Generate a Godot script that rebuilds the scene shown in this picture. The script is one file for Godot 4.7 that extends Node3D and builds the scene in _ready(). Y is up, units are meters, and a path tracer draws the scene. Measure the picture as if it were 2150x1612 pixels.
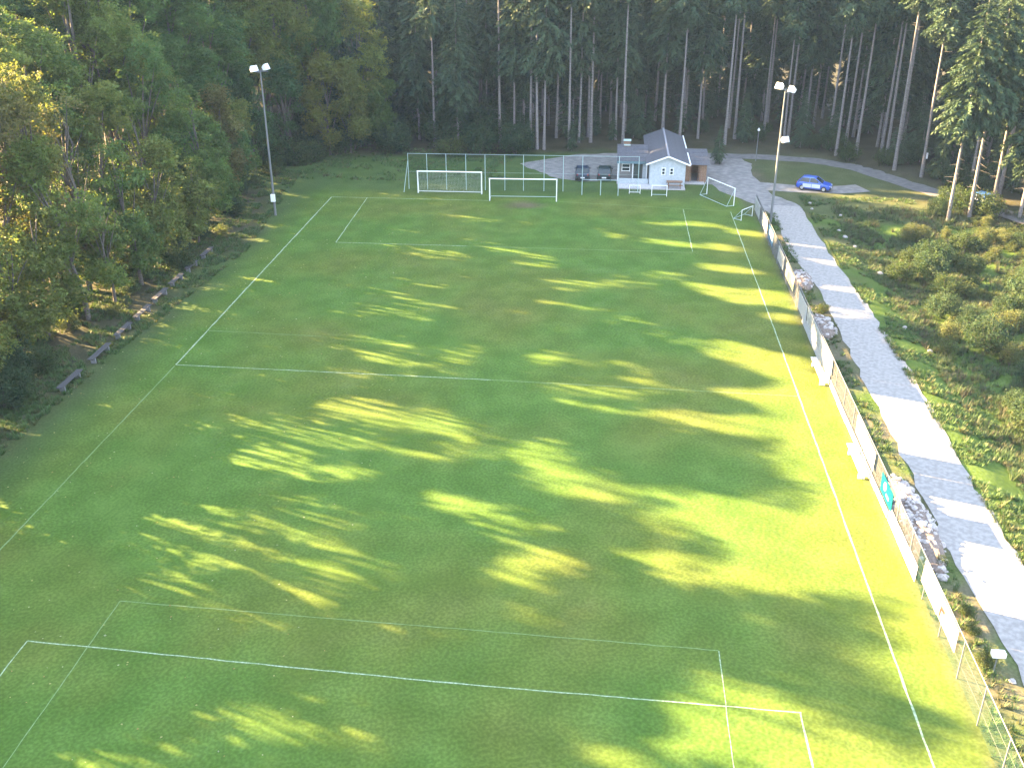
extends Node3D

# ---------------------------------------------------------------- camera numbers (fitted to the goal width, the pitch lines and the upright lamp poles)
const CAM_H := 29.7013
const PITCH := -0.448755
const ROLL := -0.001097
const YAW := 0.095621
const FOCAL := 2116.365
const SUN_DIR := Vector2(0.9468, 0.3219)   # the way shadows fall on the ground, (x, z)
const SUN_TAN := 0.325                     # tangent of the sun's height

var rng := RandomNumberGenerator.new()
var names := {}
var M := {}
var cam_basis := Basis()
var patch_noise := FastNoiseLite.new()
var fine_noise := FastNoiseLite.new()
var gap_grid := PackedByteArray()
const GX0 := -34.0
const GZ0 := -128.0
const GN := 300
const GSTEP := 0.4

# gaps in the canopy of the wood, as the sun patches they leave on the grass: x, z, half length, half width
const GAPS := [-21.6,-54.3,1.2,0.8,-18.8,-54.1,0.8,0.9,-15.8,-53.1,1.3,1.4,-15.4,-56.7,1.7,0.8,-13.0,-55.8,0.6,0.7,-10.7,-56.0,1.1,1.2,-7.7,-54.2,1.0,0.6,-18.8,-51.1,0.7,0.3,-20.2,-49.7,0.9,0.4,-18.6,-49.6,0.7,1.1,-16.1,-49.2,1.3,0.6,-13.3,-48.9,0.5,0.3,-11.1,-51.4,1.2,0.9,-9.0,-52.1,1.6,0.9,-7.0,-51.6,0.6,0.7,-17.4,-45.4,0.8,1.0,-16.9,-44.5,0.8,0.4,-14.5,-44.5,1.2,0.9,-11.5,-43.7,1.1,1.0,-8.2,-46.2,0.9,1.3,-6.4,-45.8,0.7,0.4,-5.0,-44.4,0.6,0.3,-3.3,-45.1,0.8,0.3,-23.0,-42.7,0.8,0.4,-21.1,-42.1,0.8,0.5,-20.1,-40.5,0.9,0.9,-17.6,-40.5,0.5,0.4,-18.1,-43.5,0.5,0.3,-13.8,-41.9,0.7,0.3,-15.0,-39.5,1.0,0.8,-13.3,-38.5,1.1,0.7,-12.2,-39.2,0.8,0.7,-11.4,-39.8,0.6,0.7,-11.1,-37.4,0.9,0.7,-12.9,-37.9,0.7,0.5,-8.9,-39.1,0.6,0.5,-3.7,-42.0,1.1,0.4,-3.9,-40.9,0.7,0.7,-1.4,-41.0,0.8,0.7,-4.3,-38.9,0.8,0.5,-1.2,-37.8,1.1,0.4,-21.0,-37.8,0.5,0.2,-19.3,-37.0,0.3,0.2,-18.4,-37.0,0.5,0.3,-16.2,-35.6,0.4,0.2,-13.7,-35.6,0.6,0.3,-7.7,-34.9,1.0,0.3,-3.5,-35.6,0.9,0.5,-12.1,-32.2,0.5,0.2,-14.2,-29.6,0.7,0.5,-12.6,-29.6,0.4,0.3,-9.9,-29.8,0.8,0.8,-8.3,-30.8,0.4,0.2,-9.0,-28.3,0.6,0.4,-15.9,-27.2,0.6,0.3,-17.0,-27.4,0.4,0.1,-3.0,-52.0,0.7,1.2,-2.8,-48.8,1.1,0.8,-0.4,-48.7,0.8,1.3,-3.7,-28.1,0.8,0.2,-12.1,-28.1,0.5,0.2,-18.4,-26.7,0.4,0.3,-16.6,-81.7,0.6,0.5,-16.4,-79.2,0.7,0.7,-19.0,-78.9,0.5,0.7,-16.5,-76.9,0.8,0.6,-15.1,-76.0,0.6,0.4,-12.9,-75.5,1.0,0.8,-18.9,-73.7,0.4,0.6,-17.3,-73.7,0.6,0.4,-16.0,-73.8,0.5,0.3,-14.2,-72.8,0.7,0.5,-12.5,-79.1,0.8,0.4,-15.5,-67.0,1.0,1.4,-14.7,-65.1,1.1,0.6,-17.3,-67.5,0.5,0.9,-17.6,-65.4,0.4,0.3,-10.5,-66.1,0.8,1.6,-9.6,-64.0,1.1,0.9,-9.2,-67.1,0.7,0.3,-18.0,-62.4,0.8,0.6,-14.1,-62.8,0.9,0.5,-15.9,-60.8,0.5,0.3,-16.7,-56.8,0.9,0.4,-14.6,-56.8,0.8,0.8,-12.6,-55.8,0.9,0.6,-10.9,-56.5,1.0,0.6,-11.9,-92.2,0.7,0.8,-10.0,-90.7,1.0,0.7,-8.5,-89.7,1.3,0.8,-6.0,-87.5,1.1,0.9,-13.3,-88.3,1.1,0.7,-16.2,-88.3,0.6,0.5,-12.6,-83.2,0.7,0.6,-16.3,-101.0,0.7,0.8,-12.6,-100.8,0.8,1.4,-6.3,-99.4,1.4,0.7,-9.9,-99.1,0.6,0.4,-19.0,-106.8,1.0,0.7,-3.9,-81.5,1.1,0.6,-3.1,-81.2,0.8,0.7,-5.0,-61.9,1.1,0.5,-4.9,-65.0,0.7,0.6,-3.0,-66.0,0.9,0.3,-7.3,-75.0,0.7,0.4,-3.1,-72.1,0.6,0.5,-20.2,-67.3,0.3,0.3,-0.5,-96.6,1.4,0.8,3.3,-94.9,2.1,0.7,6.6,-93.6,1.5,0.7,5.2,-100.5,1.4,0.9,9.6,-100.2,1.6,0.7,13.9,-97.6,0.9,0.6,-2.9,-80.9,1.2,0.8,-0.1,-81.2,0.9,0.7,2.6,-82.7,1.2,1.3,5.9,-84.9,1.1,1.0,8.3,-81.9,0.9,0.7,10.1,-80.8,1.5,0.9,11.3,-79.0,0.9,0.9,0.4,-74.7,1.7,0.7,3.5,-75.0,1.0,0.6,14.3,-75.2,0.8,0.8,6.0,-70.2,1.5,0.6,9.7,-70.2,0.5,0.5,10.4,-67.7,2.3,1.3,12.7,-66.1,1.9,1.8,-3.2,-66.0,1.0,0.4,1.6,-64.4,1.1,0.9,-0.6,-61.6,1.1,0.6,1.6,-60.5,0.9,0.5,4.1,-61.8,1.3,0.7,9.7,-61.1,1.4,0.5,11.9,-60.7,1.6,1.3,13.8,-61.6,1.4,3.3,10.7,-57.1,1.4,0.7,6.5,-57.4,2.2,0.5,11.8,-55.8,1.6,0.7,14.3,-57.9,1.2,3.9,13.5,-53.7,1.3,1.7,-1.2,-59.7,0.6,0.7,-2.9,-51.1,0.7,0.4,2.8,-72.3,1.4,0.5,-6.0,-87.1,1.3,1.0,-4.1,-76.8,0.9,0.4,14.0,-80.3,1.2,0.8,11.0,-86.8,1.9,0.8,11.1,-92.9,1.3,0.8,6.5,-46.8,1.7,0.7,9.0,-45.9,1.7,1.0,10.9,-45.0,1.8,1.1,13.9,-44.5,1.8,1.6,14.5,-42.8,1.2,1.0,2.5,-43.2,0.9,0.9,3.4,-42.0,0.8,0.3,7.8,-41.2,1.0,0.7,9.5,-40.4,0.7,0.2,4.6,-40.4,0.6,0.2,9.4,-42.9,1.2,0.4,3.3,-47.3,1.2,0.6,6.2,-33.2,1.5,0.6,7.7,-32.7,1.0,0.4,8.9,-30.1,5.4,1.3,2.0,-29.3,1.9,0.7,14.3,-48.9,0.9,0.6,19.1,-95.4,1.6,1.2,21.0,-90.2,1.0,1.4,18.0,-76.9,1.5,0.6,18.1,-68.5,1.0,0.7,15.2,-78.2,0.8,0.6,-18.8,-113.3,2.7,1.7,-22.9,-118.8,0.9,1.2,-9.5,-145.7,4.1,6.6,0.1,-134.3,1.9,2.8,-13.0,-139.0,1.3,3.0]


class MB:
	var v := PackedVector3Array()
	var n := PackedVector3Array()
	var c := PackedColorArray()
	var uv := PackedVector2Array()
	var idx := PackedInt32Array()
	var tint := Color(1, 1, 1)
	var tinted := false

	func tri(a: Vector3, b: Vector3, d: Vector3, na: Vector3, nb: Vector3, nd: Vector3) -> void:
		var k := v.size()
		v.append(a); v.append(b); v.append(d)
		n.append(na); n.append(nb); n.append(nd)
		c.append(tint); c.append(tint); c.append(tint)
		if (b - a).cross(d - a).dot(na + nb + nd) > 0.0:
			idx.append(k); idx.append(k + 2); idx.append(k + 1)
		else:
			idx.append(k); idx.append(k + 1); idx.append(k + 2)

	func quad(a: Vector3, b: Vector3, d: Vector3, e: Vector3, out := Vector3.ZERO) -> void:
		var m := (b - a).cross(d - a)
		if m.length_squared() < 1e-14:
			m = (d - a).cross(e - a)
		m = m.normalized()
		if out != Vector3.ZERO and m.dot(out) < 0.0:
			m = -m
		tri(a, b, d, m, m, m)
		tri(a, d, e, m, m, m)

	func box(at: Vector3, size: Vector3, b := Basis()) -> void:
		var h := size * 0.5
		var q := []
		for i in 8:
			q.append(at + b * Vector3(h.x if i & 1 else -h.x, h.y if i & 2 else -h.y, h.z if i & 4 else -h.z))
		for f in [[1, 3, 7, 5], [0, 4, 6, 2], [2, 6, 7, 3], [0, 1, 5, 4], [4, 5, 7, 6], [0, 2, 3, 1]]:
			quad(q[f[0]], q[f[1]], q[f[2]], q[f[3]], (q[f[0]] + q[f[2]]) * 0.5 - at)

	func tube(pts: Array, rad: Array, sides := 6, capped := true) -> void:
		var rings := []
		var nor := []
		for i in pts.size():
			var d: Vector3 = (pts[mini(i + 1, pts.size() - 1)] - pts[maxi(i - 1, 0)]).normalized()
			var s := d.cross(Vector3.UP if absf(d.y) < 0.9 else Vector3.RIGHT).normalized()
			var t := d.cross(s)
			var r := []
			var m := []
			for k in sides:
				var a := TAU * k / sides
				var o := s * cos(a) + t * sin(a)
				r.append(pts[i] + o * float(rad[i]))
				m.append(o)
			rings.append(r)
			nor.append(m)
		for i in pts.size() - 1:
			for k in sides:
				var k2 := (k + 1) % sides
				tri(rings[i][k], rings[i + 1][k], rings[i + 1][k2], nor[i][k], nor[i + 1][k], nor[i + 1][k2])
				tri(rings[i][k], rings[i + 1][k2], rings[i][k2], nor[i][k], nor[i + 1][k2], nor[i][k2])
		if capped:
			for e in [0, pts.size() - 1]:
				var o: Vector3 = (pts[e] - pts[1 if e == 0 else e - 1]).normalized()
				for k in range(1, sides - 1):
					tri(rings[e][0], rings[e][k], rings[e][k + 1], o, o, o)

	func bar(a: Vector3, b: Vector3, w: float, h: float) -> void:
		var d := (b - a).normalized()
		var s := d.cross(Vector3.UP if absf(d.y) < 0.95 else Vector3.RIGHT).normalized()
		box((a + b) * 0.5, Vector3(w, h, a.distance_to(b)), Basis(s, d.cross(s), d) if s.cross(d.cross(s)).dot(d) > 0.0 else Basis(-s, d.cross(s), d))

	func loft(rings: Array, closed := true) -> void:
		# rings of equal counts, flat shaded, ends capped
		var mid := Vector3.ZERO
		for r in rings:
			for q in r:
				mid += q
		mid /= rings.size() * rings[0].size()
		var m: int = rings[0].size()
		for i in rings.size() - 1:
			for k in m if closed else m - 1:
				var k2 := (k + 1) % m
				var ce: Vector3 = (rings[i][k] + rings[i + 1][k2]) * 0.5
				quad(rings[i][k], rings[i + 1][k], rings[i + 1][k2], rings[i][k2], ce - mid)
		for e in [0, rings.size() - 1]:
			var o := Vector3.ZERO
			for q in rings[e]:
				o += q
			o = o / m - mid
			for k in range(1, m - 1):
				var f: Vector3 = (rings[e][k] - rings[e][0]).cross(rings[e][k + 1] - rings[e][0]).normalized()
				if f.dot(o) < 0.0:
					f = -f
				tri(rings[e][0], rings[e][k], rings[e][k + 1], f, f, f)

	func mesh() -> ArrayMesh:
		var a := []
		a.resize(Mesh.ARRAY_MAX)
		a[Mesh.ARRAY_VERTEX] = v
		a[Mesh.ARRAY_NORMAL] = n
		if tinted:
			a[Mesh.ARRAY_COLOR] = c
		if uv.size() == v.size():
			a[Mesh.ARRAY_TEX_UV] = uv
		a[Mesh.ARRAY_INDEX] = idx
		var m := ArrayMesh.new()
		m.add_surface_from_arrays(Mesh.PRIMITIVE_TRIANGLES, a)
		return m


# ---------------------------------------------------------------- helpers
func numbered(s: String) -> String:
	var k: int = names.get(s, 0)
	names[s] = k + 1
	return s if k == 0 else "%s_%03d" % [s, k]


func thing(called: String, label: String, category: String, at := Vector3.ZERO, turn := 0.0, group := "") -> Node3D:
	var o := Node3D.new()
	o.name = numbered(called)
	add_child(o)
	o.position = at
	o.rotation.y = turn
	o.set_meta("label", label)
	o.set_meta("category", category)
	if group:
		o.set_meta("group", group)
	return o


func part(called: String, mb: MB, mat: Material, parent: Node3D) -> MeshInstance3D:
	var o := MeshInstance3D.new()
	o.name = called
	o.mesh = mb.mesh()
	o.material_override = mat
	parent.add_child(o, true)
	return o


func shared(called: String, mesh: Mesh, mat: Material, parent: Node3D) -> MeshInstance3D:
	var o := MeshInstance3D.new()
	o.name = called
	o.mesh = mesh
	o.material_override = mat
	parent.add_child(o, true)
	return o


func structure(called: String, mb: MB, mat: Material) -> MeshInstance3D:
	var o := part(numbered(called), mb, mat, self)
	o.set_meta("kind", "structure")
	return o


func copy(o: Node3D, called: String, at: Vector3, turn: float, size := 1.0, label := "") -> Node3D:
	var r: Node3D = o.duplicate()
	r.name = numbered(called)
	add_child(r)
	r.position = at
	r.rotation.y = turn
	r.scale = Vector3.ONE * size
	if label:
		r.set_meta("label", label)
	return r


func scatter(called: String, mesh: Mesh, mat: Material, places: Array, tints: Array, parent: Node3D) -> MultiMeshInstance3D:
	var mm := MultiMesh.new()
	mm.transform_format = MultiMesh.TRANSFORM_3D
	mm.use_colors = true
	mm.mesh = mesh
	mm.instance_count = places.size()
	var buf := PackedFloat32Array()
	buf.resize(places.size() * 16)
	for i in places.size():
		var t: Transform3D = places[i]
		var k := i * 16
		var b := t.basis
		buf[k] = b.x.x; buf[k + 1] = b.y.x; buf[k + 2] = b.z.x; buf[k + 3] = t.origin.x
		buf[k + 4] = b.x.y; buf[k + 5] = b.y.y; buf[k + 6] = b.z.y; buf[k + 7] = t.origin.y
		buf[k + 8] = b.x.z; buf[k + 9] = b.y.z; buf[k + 10] = b.z.z; buf[k + 11] = t.origin.z
		var c: Color = tints[i]
		buf[k + 12] = c.r; buf[k + 13] = c.g; buf[k + 14] = c.b; buf[k + 15] = 1.0
	mm.buffer = buf
	var o := MultiMeshInstance3D.new()
	o.name = called
	o.multimesh = mm
	o.material_override = mat
	o.set_meta("kind", "stuff")
	parent.add_child(o, true)
	return o


func ray(px: float, py: float) -> Vector3:
	return cam_basis * Vector3((px - 1075.0) / FOCAL, -(py - 806.0) / FOCAL, -1.0)


# where the ray through a photo pixel meets the level h (the pitch is level)
func on_level(px: float, py: float, h := 0.0) -> Vector3:
	var d := ray(px, py)
	return Vector3(0, CAM_H, 0) + d * ((h - CAM_H) / d.y)


# where it meets the terrain
func on_land(px: float, py: float) -> Vector3:
	var d := ray(px, py).normalized()
	var q := Vector3(0, CAM_H, 0)
	var t := 30.0
	while t < 320.0:
		var s := q + d * t
		if s.y <= land(s.x, s.z):
			return Vector3(s.x, land(s.x, s.z), s.z)
		t += 0.5
	return Vector3(INF, 0, 0)


func wood_edge(z: float) -> float:
	# x of the foot of the wooded bank behind the benches
	if z > -62.0:
		return -38.6
	if z > -88.0:
		return lerpf(-36.9, -38.6, (z + 88.0) / 26.0)
	if z > -120.0:
		return lerpf(-40.5, -36.9, (z + 120.0) / 32.0)
	return lerpf(-27.0, -40.5, clampf((z + 131.0) / 11.0, 0.0, 1.0))


func hill_foot(x: float) -> float:
	# z of the foot of the wooded hill behind the clubhouse
	if x < -24.0:
		return -128.5
	if x < 12.0:
		return lerpf(-128.5, -134.5, (x + 24.0) / 36.0)
	if x < 27.0:
		return lerpf(-134.5, -133.0, (x - 12.0) / 15.0)
	return lerpf(-133.0, -92.0, (x - 27.0) / 28.0)


func ease(d: float, soft: float) -> float:
	return 0.0 if d <= 0.0 else (d * d / (2.0 * soft) if d < soft else d - soft * 0.5)


func land(x: float, z: float) -> float:
	var a := minf(ease(wood_edge(z) - x, 6.0) * 0.2, 3.5) if x < -20.0 else 0.0
	var b := minf(ease(hill_foot(x) - z, 8.0) * 0.2, 30.0)
	var y := maxf(a, b) + 0.25 * minf(a, b)
	var dip := clampf((x - 22.2) / 3.5, 0.0, 1.0) * clampf((52.0 - x) / 5.0, 0.0, 1.0) * clampf((z + 107.0) / 8.0, 0.0, 1.0)
	y -= dip * 0.9
	if y > 0.05 or dip > 0.1:
		y += patch_noise.get_noise_2d(x * 3.0, z * 3.0) * 0.5 * clampf(maxf(y, dip), 0.0, 1.0)
	return y


func open_to_sun(w: Vector3) -> bool:
	# is w on a sunbeam that reaches one of the sun patches?
	var k := w.y / SUN_TAN
	var x := w.x + SUN_DIR.x * k
	var z := w.z + SUN_DIR.y * k
	var i := int((x - GX0) / GSTEP)
	var j := int((z - GZ0) / GSTEP)
	if i < 0 or j < 0 or j >= GN:
		return false
	if x > 21.5 and (z > -60.0 or x < 24.5 and z > -72.0):
		return true
	if i >= GN:
		return false
	return gap_grid[j * GN + i] == 1


func make_gaps() -> void:
	gap_grid.resize(GN * GN)
	gap_grid.fill(0)
	for g in range(0, GAPS.size(), 4):
		var cx: float = GAPS[g]
		var cz: float = GAPS[g + 1]
		var a: float = GAPS[g + 2] * 1.1 + (1.7 if cx < 4.0 else 1.4)
		var b: float = GAPS[g + 3] * 1.15 + (0.95 if cx < 4.0 else 0.5)
		var r := maxf(a, b) + 0.5
		for j in range(maxi(0, int((cz - r - GZ0) / GSTEP)), mini(GN, int((cz + r - GZ0) / GSTEP) + 1)):
			for i in range(maxi(0, int((cx - r - GX0) / GSTEP)), mini(GN, int((cx + r - GX0) / GSTEP) + 1)):
				var dx := GX0 + (i + 0.5) * GSTEP - cx
				var dz := GZ0 + (j + 0.5) * GSTEP - cz
				var u := dx * SUN_DIR.x + dz * SUN_DIR.y
				var w := -dx * SUN_DIR.y + dz * SUN_DIR.x
				if u * u / (a * a) + w * w / (b * b) < 1.0 and (cx > 6.0 or fine_noise.get_noise_2d(u * 5.0 + cx, w * 8.0 + cz) > -0.3):
					gap_grid[j * GN + i] = 1
	for j in GN:   # the road and the verge beside it lie in the open
		for i in GN:
			var x := GX0 + (i + 0.5) * GSTEP
			var z := GZ0 + (j + 0.5) * GSTEP
			if x > 14.0 and z > -65.0:
				gap_grid[j * GN + i] = 1


func flat_mat(c: Color, rough := 0.8, metal := 0.0) -> StandardMaterial3D:
	var m := StandardMaterial3D.new()
	m.albedo_color = c.linear_to_srgb()
	m.roughness = rough
	m.metallic = metal
	return m


func noise_tex(freq: float, lo: Color, hi: Color, seed_n: int, size := 512, mid := -1.0) -> NoiseTexture2D:
	var f := FastNoiseLite.new()
	f.seed = seed_n
	f.frequency = freq
	f.fractal_octaves = 4
	var t := NoiseTexture2D.new()
	t.width = size
	t.height = size
	t.seamless = true
	t.noise = f
	var g := Gradient.new()
	g.set_color(0, lo.linear_to_srgb())
	g.set_color(1, hi.linear_to_srgb())
	if mid >= 0.0:
		g.set_offset(0, mid * 0.5)
		g.set_offset(1, 1.0 - mid * 0.3)
	t.color_ramp = g
	return t


func rough_mat(lo: Color, hi: Color, scale: float, freq := 0.02, rough := 0.9, bump := 0.0, seed_n := 1) -> StandardMaterial3D:
	var m := StandardMaterial3D.new()
	m.roughness = rough
	m.albedo_texture = noise_tex(freq, lo, hi, seed_n, 256, 0.5)
	m.uv1_triplanar = true
	m.uv1_world_triplanar = true
	m.uv1_scale = Vector3.ONE * scale
	if bump > 0.0:
		m.heightmap_enabled = true
		m.heightmap_scale = bump
		m.heightmap_texture = noise_tex(freq * 1.5, Color(0, 0, 0), Color(1, 1, 1), seed_n + 7, 256)
	return m


func make_materials() -> void:
	var ground := StandardMaterial3D.new()
	ground.vertex_color_use_as_albedo = true
	ground.roughness = 0.95
	ground.metallic_specular = 0.2
	ground.albedo_texture = noise_tex(0.12, Color(0.6, 0.63, 0.55), Color(1, 1, 1), 3, 1024, 0.4)
	ground.uv1_triplanar = true
	ground.uv1_world_triplanar = true
	ground.uv1_scale = Vector3.ONE * 0.037
	ground.detail_enabled = true
	ground.detail_blend_mode = BaseMaterial3D.BLEND_MODE_MUL
	ground.detail_uv_layer = BaseMaterial3D.DETAIL_UV_2
	ground.detail_albedo = noise_tex(0.045, Color(0.7, 0.74, 0.62), Color(1, 0.98, 0.95), 9, 512, 0.4)
	ground.uv2_triplanar = true
	ground.uv2_world_triplanar = true
	ground.uv2_scale = Vector3.ONE * 0.0131
	ground.heightmap_enabled = true
	ground.heightmap_scale = 2.0
	ground.heightmap_texture = noise_tex(0.12, Color(0, 0, 0), Color(1, 1, 1), 5, 512)
	M.ground = ground
	M.road = rough_mat(Color(0.2, 0.187, 0.174), Color(0.275, 0.26, 0.244), 0.31, 0.03, 0.95, 1.5, 11)
	M.yard = rough_mat(Color(0.13, 0.125, 0.12), Color(0.2, 0.19, 0.182), 0.17, 0.02, 0.95, 1.5, 12)
	M.tarmac = rough_mat(Color(0.09, 0.087, 0.087), Color(0.135, 0.13, 0.13), 0.17, 0.02, 0.95, 0.5, 13)
	M.chalk = rough_mat(Color(0.14, 0.21, 0.11), Color(0.31, 0.36, 0.26), 0.4, 0.05, 0.95, 0.0, 14)
	M.old_chalk = rough_mat(Color(0.09, 0.155, 0.05), Color(0.15, 0.21, 0.1), 0.4, 0.05, 0.95, 0.0, 15)
	M.bark = rough_mat(Color(0.06, 0.052, 0.046), Color(0.13, 0.115, 0.1), 0.9, 0.03, 0.95, 2.0, 16)
	M.spruce_bark = rough_mat(Color(0.12, 0.11, 0.105), Color(0.23, 0.21, 0.2), 0.7, 0.03, 0.95, 2.0, 17)
	for a in [["leaf", 1.0], ["needle", 0.35], ["blade", 0.6]]:
		var leaf := StandardMaterial3D.new()
		leaf.vertex_color_use_as_albedo = true
		leaf.roughness = 0.6
		leaf.metallic_specular = 0.3
		leaf.backlight_enabled = true
		leaf.backlight = Color(1.0 * a[1], 0.95 * a[1], 0.55 * a[1]).linear_to_srgb() * 1.0
		M[a[0]] = leaf
	M.white_paint = flat_mat(Color(0.75, 0.76, 0.75), 0.45)
	M.steel = flat_mat(Color(0.14, 0.15, 0.152), 0.6, 0.2)
	M.green_steel = flat_mat(Color(0.13, 0.27, 0.22), 0.5)
	M.pale_steel = flat_mat(Color(0.33, 0.43, 0.42), 0.5)
	M.net_green = flat_mat(Color(0.016, 0.065, 0.042), 0.8)
	M.net_pale = flat_mat(Color(0.12, 0.125, 0.12), 0.8)
	M.net_white = flat_mat(Color(0.6, 0.62, 0.6), 0.8)
	M.board_white = rough_mat(Color(0.24, 0.24, 0.235), Color(0.5, 0.5, 0.49), 0.3, 0.03, 0.5, 0.0, 21)
	M.board_pale = rough_mat(Color(0.42, 0.41, 0.39), Color(0.58, 0.56, 0.53), 0.8, 0.03, 0.8, 0.0, 22)
	M.board_grey = rough_mat(Color(0.3, 0.31, 0.31), Color(0.42, 0.42, 0.41), 0.8, 0.03, 0.8, 0.0, 23)
	M.cyan = flat_mat(Color(0.003, 0.055, 0.075), 0.6)
	M.cyan.metallic_specular = 0.1
	M.blue_board = flat_mat(Color(0.03, 0.1, 0.22), 0.5)
	M.pale_blue = flat_mat(Color(0.45, 0.58, 0.7), 0.5)
	M.yellow_board = flat_mat(Color(0.72, 0.66, 0.32), 0.5)
	M.red_mark = flat_mat(Color(0.12, 0.006, 0.006), 0.6)
	M.bench_leg = flat_mat(Color(0.15, 0.155, 0.16), 0.9)
	M.bench_wood = rough_mat(Color(0.035, 0.035, 0.037), Color(0.07, 0.068, 0.07), 1.5, 0.03, 0.85, 0.0, 24)
	M.plaster = rough_mat(Color(0.34, 0.385, 0.41), Color(0.42, 0.46, 0.485), 0.5, 0.02, 0.9, 0.3, 25)
	M.roof = rough_mat(Color(0.05, 0.052, 0.062), Color(0.09, 0.09, 0.103), 0.5, 0.03, 0.85, 0.6, 26)
	M.wing = flat_mat(Color(0.17, 0.16, 0.15), 0.9)
	M.ridge = flat_mat(Color(0.25, 0.25, 0.28), 0.7)
	M.brown_wood = rough_mat(Color(0.16, 0.095, 0.06), Color(0.27, 0.17, 0.11), 0.8, 0.03, 0.85, 0.3, 28)
	M.dark = flat_mat(Color(0.015, 0.015, 0.017), 0.9)
	M.fascia = flat_mat(Color(0.1, 0.17, 0.2), 0.7)
	M.door = flat_mat(Color(0.045, 0.06, 0.05), 0.6)  # dark paint in place of the shade inside the porch opening
	M.slab = rough_mat(Color(0.32, 0.31, 0.31), Color(0.42, 0.41, 0.41), 0.4, 0.03, 0.9, 0.0, 29)
	M.glass = flat_mat(Color(0.02, 0.03, 0.035), 0.08)
	M.tyre = flat_mat(Color(0.015, 0.015, 0.016), 0.9)
	M.rim = flat_mat(Color(0.4, 0.42, 0.44), 0.4, 0.6)
	M.lamp_glass = flat_mat(Color(0.6, 0.62, 0.63), 0.15)
	M.plate = flat_mat(Color(0.7, 0.71, 0.72), 0.5)
	M.tail = flat_mat(Color(0.25, 0.02, 0.02), 0.3)
	M.stone = rough_mat(Color(0.26, 0.24, 0.23), Color(0.45, 0.41, 0.39), 0.6, 0.03, 0.95, 0.8, 30)
	M.soil = rough_mat(Color(0.11, 0.085, 0.07), Color(0.2, 0.155, 0.13), 0.6, 0.03, 0.95, 1.0, 31)
	for a in [["paint_navy", Color(0.008, 0.018, 0.045)], ["paint_green", Color(0.005, 0.017, 0.02)], ["paint_blue", Color(0.02, 0.07, 0.36)], ["paint_sky", Color(0.03, 0.11, 0.35)], ["paint_silver", Color(0.45, 0.5, 0.58)]]:
		var pm := flat_mat(a[1], 0.35)
		pm.clearcoat_enabled = true
		pm.clearcoat = 0.3 if a[1].g < 0.05 else 0.7
		pm.clearcoat_roughness = 0.08
		M[a[0]] = pm


# ---------------------------------------------------------------- foliage pieces
func leaf_spray(seed_n: int, leaves: int, reach: float, size: float, flat := 0.75) -> ArrayMesh:
	var r := RandomNumberGenerator.new()
	r.seed = seed_n
	var m := MB.new()
	m.tinted = true
	for i in leaves:
		var d := Vector3(r.randfn(), r.randfn() * flat, r.randfn()).normalized() * reach * pow(r.randf(), 0.45)
		var b := Basis.from_euler(Vector3(r.randf_range(-0.9, 0.9), r.randf() * TAU, r.randf_range(-0.9, 0.9)))
		var l := size * r.randf_range(0.75, 1.3)
		var w := l * r.randf_range(0.5, 0.68)
		var s := r.randf_range(0.78, 1.2)
		m.tint = Color(s * r.randf_range(0.92, 1.1), s, s * r.randf_range(0.8, 1.1))
		var a := d - b.x * l * 0.5
		var e := d + b.x * l * 0.5 - b.y * l * 0.1
		var p := d + b.z * w * 0.5 + b.y * l * 0.08
		var q := d - b.z * w * 0.5 + b.y * l * 0.08
		m.quad(a, p, e, e)
		m.v.resize(m.v.size() - 3); m.n.resize(m.n.size() - 3); m.c.resize(m.c.size() - 3); m.idx.resize(m.idx.size() - 3)
		var nn := (p - a).cross(e - a).normalized()
		var n2 := (e - a).cross(q - a).normalized()
		m.tri(a, e, q, n2, n2, n2)
		if nn == Vector3.ZERO:
			continue
	return m.mesh()


func needle_branch(seed_n: int) -> ArrayMesh:
	# a drooping spruce branch of length 1 along +x
	var r := RandomNumberGenerator.new()
	r.seed = seed_n
	var m := MB.new()
	m.tinted = true
	m.tint = Color(1.6, 1.2, 0.9)
	var tip := Vector3(1, -0.18, 0)
	m.tube([Vector3.ZERO, Vector3(0.5, 0.0, 0), tip], [0.012, 0.008, 0.003], 3, false)
	for i in 90:
		var t := 0.1 + 0.9 * pow(r.randf(), 0.8)
		var at := Vector3.ZERO.lerp(Vector3(0.5, 0, 0), t * 2.0) if t < 0.5 else Vector3(0.5, 0, 0).lerp(tip, t * 2.0 - 1.0)
		var side := -1.0 if i & 1 else 1.0
		var l := r.randf_range(0.13, 0.3) * (1.15 - 0.6 * t)
		var d := Vector3(r.randf_range(0.35, 0.8), r.randf_range(-0.75, 0.05), side * r.randf_range(0.3, 1.0)).normalized()
		var up := Vector3(r.randfn(), 1.2, r.randfn()).normalized()
		var w := d.cross(up).normalized() * l * r.randf_range(0.12, 0.2)
		var s := r.randf_range(0.7, 1.25)
		m.tint = Color(s, s, s * r.randf_range(0.85, 1.15))
		var e := at + d * l
		m.quad(at, at + d * l * 0.5 + w, e, at + d * l * 0.5 - w + up * 0.01)
	return m.mesh()


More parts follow.
